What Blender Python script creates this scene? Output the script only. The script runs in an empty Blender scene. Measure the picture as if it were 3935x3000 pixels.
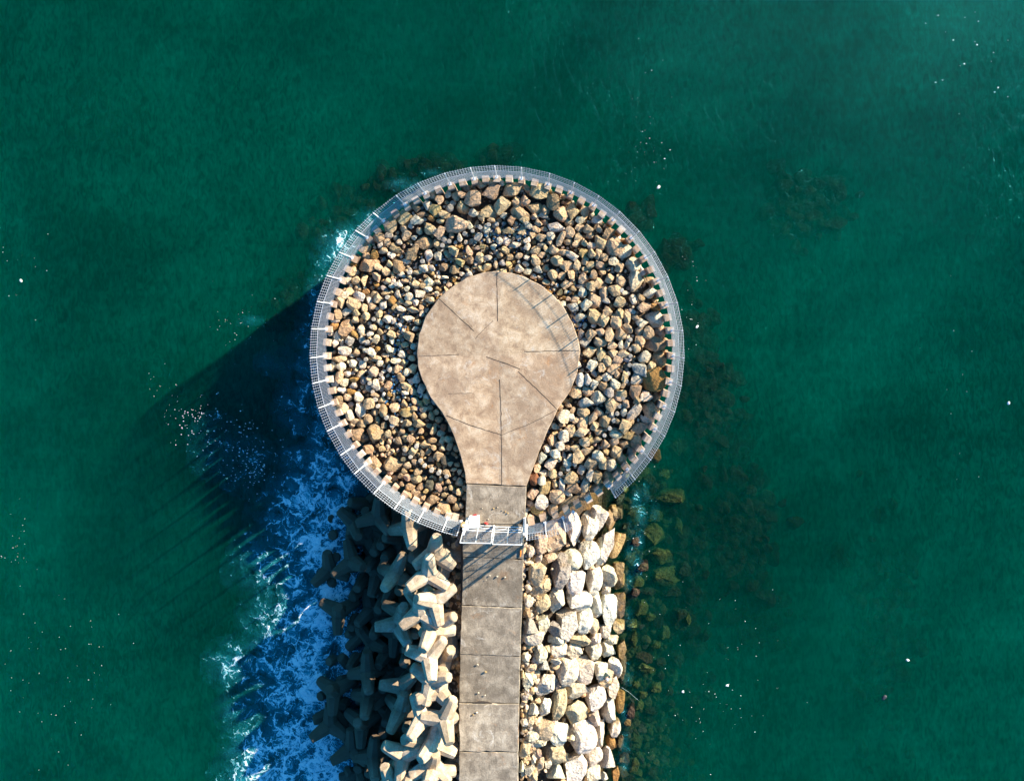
import bpy, math, random
from mathutils import Vector, Matrix, Quaternion, noise
R = random.Random(11)
C = bpy.context.scene.collection
PI = math.pi
H = 62.0; S = 0.04; XN, YN = 1135, 705; SEA = -6.1
SUN_EL = math.radians(20.8); SUN_AZ = math.atan2(.581, .814)      # the sun stands to the upper right of the picture

# ---------------------------------------------------------------- basics
def P(X, Y, z=0.0):
    """ground position (metres) of a survey point given on the plan, for a thing at height z"""
    k = (H - z) / H
    return Vector(((X - XN) * S * k, (YN - Y) * S * k, z))
def PX(x, y, z):
    k = H / (H - z)
    return XN + x * k / S, YN - y * k / S
CROPS = {'A': (1150, 600, 2.755), 'B': (1850, 600, 2.755), 'C': (1150, 1150, 2.755), 'D': (1900, 1150, 2.755),
         'E': (1150, 1650, 2.755), 'F': (1900, 1650, 2.755), 'G': (1700, 1950, 3.1486), 'H': (1700, 2475, 3.1486),
         'I': (1150, 1950, 3.1486), 'J': (1150, 2475, 3.1486), 'K': (2250, 1700, 2.755), 'L': (2250, 2300, 2.4)}
Q = 1.7854
def crop(c, x, y):
    ox, oy, f = CROPS[c]
    return (ox + x / f) / Q, (oy + y / f) / Q
def csize(c, w): return w / CROPS[c][2] / Q * S

def mesh_obj(name, verts, faces, mat, parent=None, smooth=False, loc=None):
    me = bpy.data.meshes.new(name)
    me.from_pydata([tuple(v) for v in verts], [], faces)
    me.materials.append(mat)
    if smooth:
        me.polygons.foreach_set('use_smooth', [True] * len(me.polygons))
    me.update()
    o = bpy.data.objects.new(name, me); C.objects.link(o)
    if parent: o.parent = parent
    if loc is not None: o.location = loc
    return o
def tag(o, label=None, cat=None, group=None, kind=None):
    if label: o['label'] = label
    if cat: o['category'] = cat
    if group: o['group'] = group
    if kind: o['kind'] = kind
    return o
def empty(name, loc=(0, 0, 0)):
    o = bpy.data.objects.new(name, None); C.objects.link(o); o.location = loc; o.empty_display_size = .2
    return o

class MB:
    def __init__(s): s.v = []; s.f = []
    def add(s, vs, fs):
        n = len(s.v); s.v += [Vector(v) for v in vs]; s.f += [[i + n for i in f] for f in fs]
    def box(s, c, sx, sy, sz, rz=0.0, M=None, taper=1.0):
        vs = []
        for dz in (-.5, .5):
            t = taper if dz > 0 else 1
            for dx, dy in ((-.5, -.5), (.5, -.5), (.5, .5), (-.5, .5)):
                vs.append(Vector((dx * sx * t, dy * sy * t, dz * sz)))
        if M is None: M = Matrix.Rotation(rz, 3, 'Z')
        s.add([M @ v + Vector(c) for v in vs], [(3, 2, 1, 0), (4, 5, 6, 7), (0, 1, 5, 4), (1, 2, 6, 5), (2, 3, 7, 6), (3, 0, 4, 7)])
    def tube(s, pts, r, n=6):
        pts = [Vector(p) for p in pts]; rs = r if isinstance(r, (list, tuple)) else [r] * len(pts)
        up = None; rings = []
        for i, p in enumerate(pts):
            d = (pts[min(i + 1, len(pts) - 1)] - pts[max(i - 1, 0)]).normalized()
            a = d.orthogonal().normalized() if up is None else (up - d * up.dot(d)).normalized()
            up = a; b = d.cross(a)
            rings.append([p + (a * math.cos(2 * PI * k / n) + b * math.sin(2 * PI * k / n)) * rs[i] for k in range(n)])
        vs = [v for g in rings for v in g]; fs = []
        for i in range(len(pts) - 1):
            for k in range(n):
                fs.append((i * n + k, i * n + (k + 1) % n, (i + 1) * n + (k + 1) % n, (i + 1) * n + k))
        fs.append(tuple(range(n - 1, -1, -1))); fs.append(tuple(range((len(pts) - 1) * n, len(pts) * n)))
        s.add(vs, fs)
    def bar(s, a, b, w, h=None):
        a, b = Vector(a), Vector(b); s.tube([a, b], w * .6, 4)
    def build(s, name, mat, parent=None, smooth=False):
        return mesh_obj(name, s.v, s.f, mat, parent, smooth)

# ---------------------------------------------------------------- materials
def mat_new(name):
    m = bpy.data.materials.new(name); m.use_nodes = True
    nt = m.node_tree; nt.nodes.clear()
    out = nt.nodes.new('ShaderNodeOutputMaterial')
    return m, nt, out
def nd(nt, t, **kw):
    n = nt.nodes.new(t)
    for k, v in kw.items():
        if k == 'i':
            for kk, vv in v.items(): n.inputs[kk].default_value = vv
        else: setattr(n, k, v)
    return n
def lk(nt, a, b): nt.links.new(a, b)
def ramp(nt, src, stops):
    n = nt.nodes.new('ShaderNodeValToRGB'); e = n.color_ramp.elements
    while len(e) < len(stops): e.new(0.5)
    for i, (p, c) in enumerate(stops):
        e[i].position = p; e[i].color = (*c, 1) if len(c) == 3 else c
    lk(nt, src, n.inputs[0]); return n
def mixc(nt, fac, a, b, mode='MIX'):
    n = nt.nodes.new('ShaderNodeMix'); n.data_type = 'RGBA'; n.blend_type = mode
    for s, v in ((n.inputs[0], fac), (n.inputs[6], a), (n.inputs[7], b)):
        if hasattr(v, 'links'): lk(nt, v, s)
        elif isinstance(v, (int, float)): s.default_value = v
        else: s.default_value = (*v, 1)
    return n.outputs[2]
def mth(nt, op, a, b=0.0, c=None):
    n = nt.nodes.new('ShaderNodeMath'); n.operation = op
    for k, v in enumerate((a, b) if c is None else (a, b, c)):
        if hasattr(v, 'links'): lk(nt, v, n.inputs[k])
        else: n.inputs[k].default_value = v
    return n.outputs[0]
def noise_n(nt, vec, scale, detail=4, rough=.55, dist=0.0):
    n = nd(nt, 'ShaderNodeTexNoise', i={'Scale': scale, 'Detail': detail, 'Roughness': rough, 'Distortion': dist})
    lk(nt, vec, n.inputs['Vector']); return n
def maprange(nt, v, a, b, c=0.0, d=1.0):
    n = nd(nt, 'ShaderNodeMapRange', i={'From Min': a, 'From Max': b, 'To Min': c, 'To Max': d}); lk(nt, v, n.inputs[0]); return n.outputs[0]

def simple(name, col, rough=.6, metal=0.0):
    m, nt, out = mat_new(name)
    geo = nd(nt, 'ShaderNodeNewGeometry')
    n = noise_n(nt, geo.outputs['Position'], 3.0, 5)
    c = mixc(nt, maprange(nt, n.outputs[0], .3, .7), tuple(x * .82 for x in col), tuple(min(1, x * 1.12) for x in col))
    b = nd(nt, 'ShaderNodeBsdfPrincipled', i={'Roughness': rough, 'Metallic': metal})
    lk(nt, c, b.inputs['Base Color']); lk(nt, b.outputs[0], out.inputs[0])
    return m

def stone_material(name, source, wet=True, pit=1.0, alg_k=1.0):
    """limestone; base colour from the object's own colour or from a per-stone attribute; algae stains grow at the waterline"""
    m, nt, out = mat_new(name)
    geo = nd(nt, 'ShaderNodeNewGeometry'); pos = geo.outputs['Position']
    if source == 'object':
        oi = nd(nt, 'ShaderNodeObjectInfo'); col = oi.outputs['Color']
    else:
        at = nd(nt, 'ShaderNodeAttribute', attribute_name='tone'); col = at.outputs['Color']
    n1 = noise_n(nt, pos, 1.3, 6, .62); n2 = noise_n(nt, pos, 6.0, 6, .7); n3 = noise_n(nt, pos, .55, 3)
    v = maprange(nt, n2.outputs[0], .32, .70, .52, 1.30)
    cc = mixc(nt, 1.0, col, (1, 1, 1), 'MULTIPLY')
    vm = nd(nt, 'ShaderNodeVectorMath', operation='SCALE'); lk(nt, cc, vm.inputs[0]); lk(nt, v, vm.inputs['Scale'])
    c = mixc(nt, maprange(nt, n1.outputs[0], .55, .72, 0, .6), vm.outputs[0], (.40, .20, .055) if wet else (.06, .09, .025))
    c = mixc(nt, maprange(nt, n3.outputs[0], .56, .70, 0, .45), c, (.20, .15, .10) if wet else (.02, .03, .015))
    rough = .88
    if wet:
        sx = nd(nt, 'ShaderNodeSeparateXYZ'); lk(nt, pos, sx.inputs[0])
        z = mth(nt, 'ADD', sx.outputs[2], mth(nt, 'MULTIPLY', n1.outputs[0], 1.6))
        w1 = maprange(nt, z, -4.15, -4.75)
        c = mixc(nt, mth(nt, 'MULTIPLY', w1, .8), c, (.24, .13, .035))
        w2 = maprange(nt, z, -4.5, -5.2)
        alg = ramp(nt, n2.outputs[0], [(.35, tuple(q * alg_k for q in (.025, .028, .012))), (.52, tuple(q * alg_k for q in (.09, .09, .02))), (.66, tuple(q * alg_k for q in (.20, .19, .05)))])
        c = mixc(nt, mth(nt, 'MULTIPLY', w2, .92), c, alg.outputs[0])
        rough = maprange(nt, z, -4.9, -5.6, .88, .4)
    b = nd(nt, 'ShaderNodeBsdfPrincipled')
    lk(nt, c, b.inputs['Base Color'])
    if hasattr(rough, 'links'): lk(nt, rough, b.inputs['Roughness'])
    else: b.inputs['Roughness'].default_value = rough
    b.inputs['Specular IOR Level'].default_value = .3
    vo = nd(nt, 'ShaderNodeTexVoronoi', i={'Scale': 3.2}); lk(nt, pos, vo.inputs['Vector'])
    hgt = mth(nt, 'ADD', mth(nt, 'MULTIPLY', n2.outputs[0], 1.0), mth(nt, 'MULTIPLY', vo.outputs[0], .5))
    bu = nd(nt, 'ShaderNodeBump', i={'Strength': .95 * min(1, pit), 'Distance': .24 * pit}); lk(nt, hgt, bu.inputs['Height'])
    lk(nt, bu.outputs[0], b.inputs['Normal']); lk(nt, b.outputs[0], out.inputs[0])
    return m

def concrete_material(name, base, dark, light, rust=.5, seed=0.0, wet=False, obj_rand=True, streak=0.0, panels=False):
    m, nt, out = mat_new(name)
    geo = nd(nt, 'ShaderNodeNewGeometry')
    mp = nd(nt, 'ShaderNodeVectorMath', operation='ADD'); lk(nt, geo.outputs['Position'], mp.inputs[0]); mp.inputs[1].default_value = (seed * 7.3, seed * 3.1, 0)
    if obj_rand:
        oi = nd(nt, 'ShaderNodeObjectInfo')
        m2 = nd(nt, 'ShaderNodeVectorMath', operation='MULTIPLY_ADD'); cx = nd(nt, 'ShaderNodeCombineXYZ')
        for k in range(3): lk(nt, oi.outputs['Random'], cx.inputs[k])
        lk(nt, cx.outputs[0], m2.inputs[0]); m2.inputs[1].default_value = (53, 31, 17); lk(nt, mp.outputs[0], m2.inputs[2]); pos = m2.outputs[0]
    else: pos = mp.outputs[0]
    big = noise_n(nt, pos, .33, 7, .62, .6); mid = noise_n(nt, pos, 1.1, 8, .68, .3); fine = noise_n(nt, pos, 9, 6, .75); spk = noise_n(nt, pos, 22, 2, .5)
    c = ramp(nt, mid.outputs[0], [(.36, dark), (.50, base), (.63, light)]).outputs[0]
    c = mixc(nt, maprange(nt, big.outputs[0], .46, .60, 0, .75), c, dark)
    wn = noise_n(nt, pos, .75, 9, .74, 1.2)
    c = mixc(nt, maprange(nt, wn.outputs[0], .57, .68, 0, .6), c, (.60, .55, .48))
    rn = noise_n(nt, pos, .6, 6, .7, .8)
    c = mixc(nt, maprange(nt, rn.outputs[0], .61, .74, 0, rust), c, (.42, .19, .06))
    fv = maprange(nt, fine.outputs[0], .3, .7, .74, 1.24)
    if obj_rand:
        fv = mth(nt, 'MULTIPLY', fv, maprange(nt, oi.outputs['Random'], 0, 1, .9, 1.12)); c = mixc(nt, 1.0, c, oi.outputs['Color'], 'MULTIPLY')
    if panels:
        sp = nd(nt, 'ShaderNodeSeparateXYZ'); lk(nt, geo.outputs['Position'], sp.inputs[0]); q0 = P(1074, 765, 0)
        an = mth(nt, 'ARCTAN2', mth(nt, 'SUBTRACT', sp.outputs[1], q0.y), mth(nt, 'SUBTRACT', sp.outputs[0], q0.x))
        rp = ramp(nt, maprange(nt, an, -PI, PI), [(0, (.95, .93, .92)), (.136, (1.0, .96, .92)), (.25, (.90, .90, .90)), (.37, (1.0, .97, .94)), (.505, (1.0, 1.0, .97)), (.75, (.97, .97, .97)), (.865, (.84, .83, .82)), (.999, (.95, .93, .92))])
        rp.color_ramp.interpolation = 'CONSTANT'; c = mixc(nt, 1.0, c, rp.outputs[0], 'MULTIPLY')
    if streak:
        mpp = nd(nt, 'ShaderNodeMapping'); lk(nt, pos, mpp.inputs[0]); mpp.inputs['Scale'].default_value = (1.3, .22, 1)
        mpp.inputs['Rotation'].default_value = (0, 0, .25)
        sn = noise_n(nt, mpp.outputs[0], 1.0, 6, .6, 1.8)
        ln = maprange(nt, mth(nt, 'ABSOLUTE', mth(nt, 'SUBTRACT', sn.outputs[0], .5)), 0, .02, streak, 0)
        c = mixc(nt, ln, c, tuple(x * .5 for x in dark))
    dk = maprange(nt, spk.outputs[0], .70, .76, 0, .7)
    c = mixc(nt, dk, c, (.06, .05, .04))
    vm = nd(nt, 'ShaderNodeVectorMath', operation='SCALE'); lk(nt, c, vm.inputs[0]); lk(nt, fv, vm.inputs['Scale']); c = vm.outputs[0]
    b = nd(nt, 'ShaderNodeBsdfPrincipled', i={'Roughness': .85}); b.inputs['Specular IOR Level'].default_value = .3
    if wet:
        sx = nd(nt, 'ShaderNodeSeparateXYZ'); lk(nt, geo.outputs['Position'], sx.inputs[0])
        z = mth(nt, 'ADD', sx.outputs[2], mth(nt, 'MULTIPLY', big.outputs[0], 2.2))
        c = mixc(nt, maprange(nt, z, 1.2, -1.4, 0, .92), c, (.07, .048, .03))  # dark stain downwards, which also puts the pile's shade into the colour
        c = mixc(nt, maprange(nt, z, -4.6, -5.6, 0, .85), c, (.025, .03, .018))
    lk(nt, c, b.inputs['Base Color'])
    hh = mth(nt, 'ADD', mid.outputs[0], mth(nt, 'MULTIPLY', fine.outputs[0], .35))
    bu = nd(nt, 'ShaderNodeBump', i={'Strength': .5, 'Distance': .10}); lk(nt, hh, bu.inputs['Height'])
    lk(nt, bu.outputs[0], b.inputs['Normal']); lk(nt, b.outputs[0], out.inputs[0])
    return m

M = {}
M['rock'] = stone_material('limestone', 'object')
M['boulder'] = stone_material('quarry_limestone', 'object', pit=1.3)
M['rubble'] = stone_material('rubble_stone', 'attr')
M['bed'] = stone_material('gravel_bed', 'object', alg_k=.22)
M['platform'] = concrete_material('platform_concrete', (.48, .345, .225), (.31, .21, .135), (.58, .455, .325), .6, 1, obj_rand=False, panels=True)
M['path'] = concrete_material('path_concrete', (.285, .23, .17), (.17, .135, .10), (.40, .33, .25), .35, 5, streak=.45)
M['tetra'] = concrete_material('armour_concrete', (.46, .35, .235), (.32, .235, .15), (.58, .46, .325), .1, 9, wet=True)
M['pile'] = concrete_material('pile_concrete', (.46, .34, .24), (.36, .23, .15), (.56, .46, .36), .8, 3)
M['steel'] = simple('galvanised_steel', (.62, .64, .68), .45, .3)
M['white'] = simple('white_paint', (.82, .82, .80), .4)
M['wire'] = simple('galvanised_wire', (.42, .45, .50), .5, .0)
M['rust'] = simple('rusty_steel', (.26, .10, .035), .8)
M['seam'] = simple('joint_filler', (.055, .04, .03), .95)
M['wood'] = simple('weathered_wood', (.42, .28, .12), .8)
M['red'] = simple('red_plastic', (.62, .02, .02), .4)
M['cyan'] = simple('cyan_paint', (.02, .55, .68), .5)
M['orange'] = simple('orange_paint', (.75, .24, .03), .5)
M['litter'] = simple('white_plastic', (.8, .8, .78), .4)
M['green'] = simple('green_glass', (.05, .35, .12), .2)
M['weed'] = simple('seaweed_brown', (.012, .014, .008), .9)
M['stub'] = concrete_material('stub_concrete', (.40, .35, .28), (.28, .24, .19), (.5, .44, .36), .2, 2)
M['jacket'] = simple('dark_green_cloth', (.03, .06, .05), .9)
M['jeans'] = simple('denim', (.10, .14, .24), .9)
M['skin'] = simple('skin', (.48, .27, .18), .6)
M['cap'] = simple('white_cap', (.8, .78, .74), .8)
M['shoe'] = simple('dark_shoes', (.04, .04, .05), .7)
M['line'] = simple('fishing_line', (.5, .6, .6), .4)

TONES = {'t': (.66, .455, .255), 'w': (.78, .63, .44), 'b': (.42, .28, .155), 'o': (.42, .22, .065), 'y': (.54, .37, .16),
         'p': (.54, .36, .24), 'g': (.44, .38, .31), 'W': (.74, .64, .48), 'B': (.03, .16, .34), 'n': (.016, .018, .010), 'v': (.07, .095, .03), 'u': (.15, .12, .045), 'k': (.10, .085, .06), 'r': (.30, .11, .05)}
TWORD = {'t': 'tan', 'w': 'cream', 'b': 'brown', 'o': 'orange-stained', 'y': 'ochre', 'p': 'pinkish', 'g': 'grey', 'W': 'white', 'k': 'blackish', 'r': 'rust-red'}

# ---------------------------------------------------------------- unique labels
ORD = ['first', 'second', 'third', 'fourth', 'fifth', 'sixth', 'seventh', 'eighth', 'ninth', 'tenth', 'eleventh', 'twelfth'] + ['%dth' % k for k in range(13, 60)]
NUM = ['zero', 'one', 'two', 'three', 'four', 'five', 'six', 'seven', 'eight', 'nine', 'ten', 'eleven', 'twelve'] + [str(k) for k in range(13, 60)]
def uniq(items, how):
    """items: (object, singular phrase, plural phrase, place phrase, sort key); how: the words that say how the look-alikes are counted"""
    d = {}
    for it in items: d.setdefault((it[1], it[3]), []).append(it)
    for (sing, place), g in d.items():
        if len(g) == 1: g[0][0]['label'] = f'{sing} {place}'; continue
        g.sort(key=lambda t: t[4])
        for k, it in enumerate(g):
            it[0]['label'] = f'{ORD[k]} {how} of {NUM[len(g)]} {it[2]} {place}'
CX, CY, RR = 1074, 756, 371                    # the ring of piles on the plan
ctr = P(CX, CY, 0)
HOURS = ['twelve', 'one', 'two', 'three', 'four', 'five', 'six', 'seven', 'eight', 'nine', 'ten', 'eleven']
def clock(x, y):
    a = math.degrees(math.atan2(x - ctr.x, y - ctr.y)) % 360
    h2 = int((a + 7.5) // 15) % 24
    return (f"at {HOURS[h2 // 2]} o'clock" if h2 % 2 == 0 else f'at half past {HOURS[h2 // 2]}'), a

# ---------------------------------------------------------------- stones
def ico(sub):
    import bmesh
    bm = bmesh.new(); bmesh.ops.create_icosphere(bm, subdivisions=sub, radius=1)
    v = [x.co.copy() for x in bm.verts]; f = [[q.index for q in p.verts] for p in bm.faces]; bm.free()
    return v, f
ICO = {k: ico(k) for k in (1, 2, 3, 4)}
def rock_shape(seed, sub, cuts=11, amp=.05):
    r = random.Random(seed); vs, fs = ICO[sub]
    pl = []
    for k in range(cuts):
        n = Vector((r.gauss(0, 1), r.gauss(0, 1), r.gauss(0, 1))).normalized(); pl.append((n, r.uniform(.46, .76)))
    pl += [(Vector((r.uniform(-.2, .2), r.uniform(-.2, .2), 1)).normalized(), r.uniform(.55, .8)), (Vector((r.uniform(-.3, .3), r.uniform(-.3, .3), -1)).normalized(), .7)]
    out = []; off = Vector((seed * 3.7, seed * 1.3, 0))
    for v in vs:
        p = v * 1.0
        for n, d in pl:
            t = p.dot(n) - d
            if t > 0: p -= n * t
        q = noise.noise(v * 1.6 + off) * amp * 1.8 + noise.noise(v * 4.5 + off) * amp + (noise.noise(v * 11 + off) * amp * .5 if sub > 2 else 0)
        out.append(p * (1 + q))
    mx = [max(abs(p[i]) for p in out) for i in range(3)]
    return [Vector((p.x / mx[0], p.y / mx[1], p.z / mx[2])) for p in out], fs
def rock_mesh(name, seed, sub, mat, cuts=11, amp=.05):
    v, f = rock_shape(seed, sub, cuts, amp)
    me = bpy.data.meshes.new(name); me.from_pydata([tuple(p) for p in v], [], f)
    me.polygons.foreach_set('use_smooth', [True] * len(f)); me.materials.append(mat)
    if hasattr(me, 'set_sharp_from_angle'): me.set_sharp_from_angle(angle=math.radians(28))
    me.update(); return me
ROCKS = [rock_mesh('rock', 100 + k, 3, M['rock'], 9 + k % 6) for k in range(14)]
BOULD = [rock_mesh('boulder', 300 + k, 4, M['boulder'], 10 + k % 5, .06) for k in range(12)]
RUB = [rock_shape(500 + k, 2, 9, .05) for k in range(16)]
RUB1 = [rock_shape(600 + k, 1, 6, .05) for k in range(8)]

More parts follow.
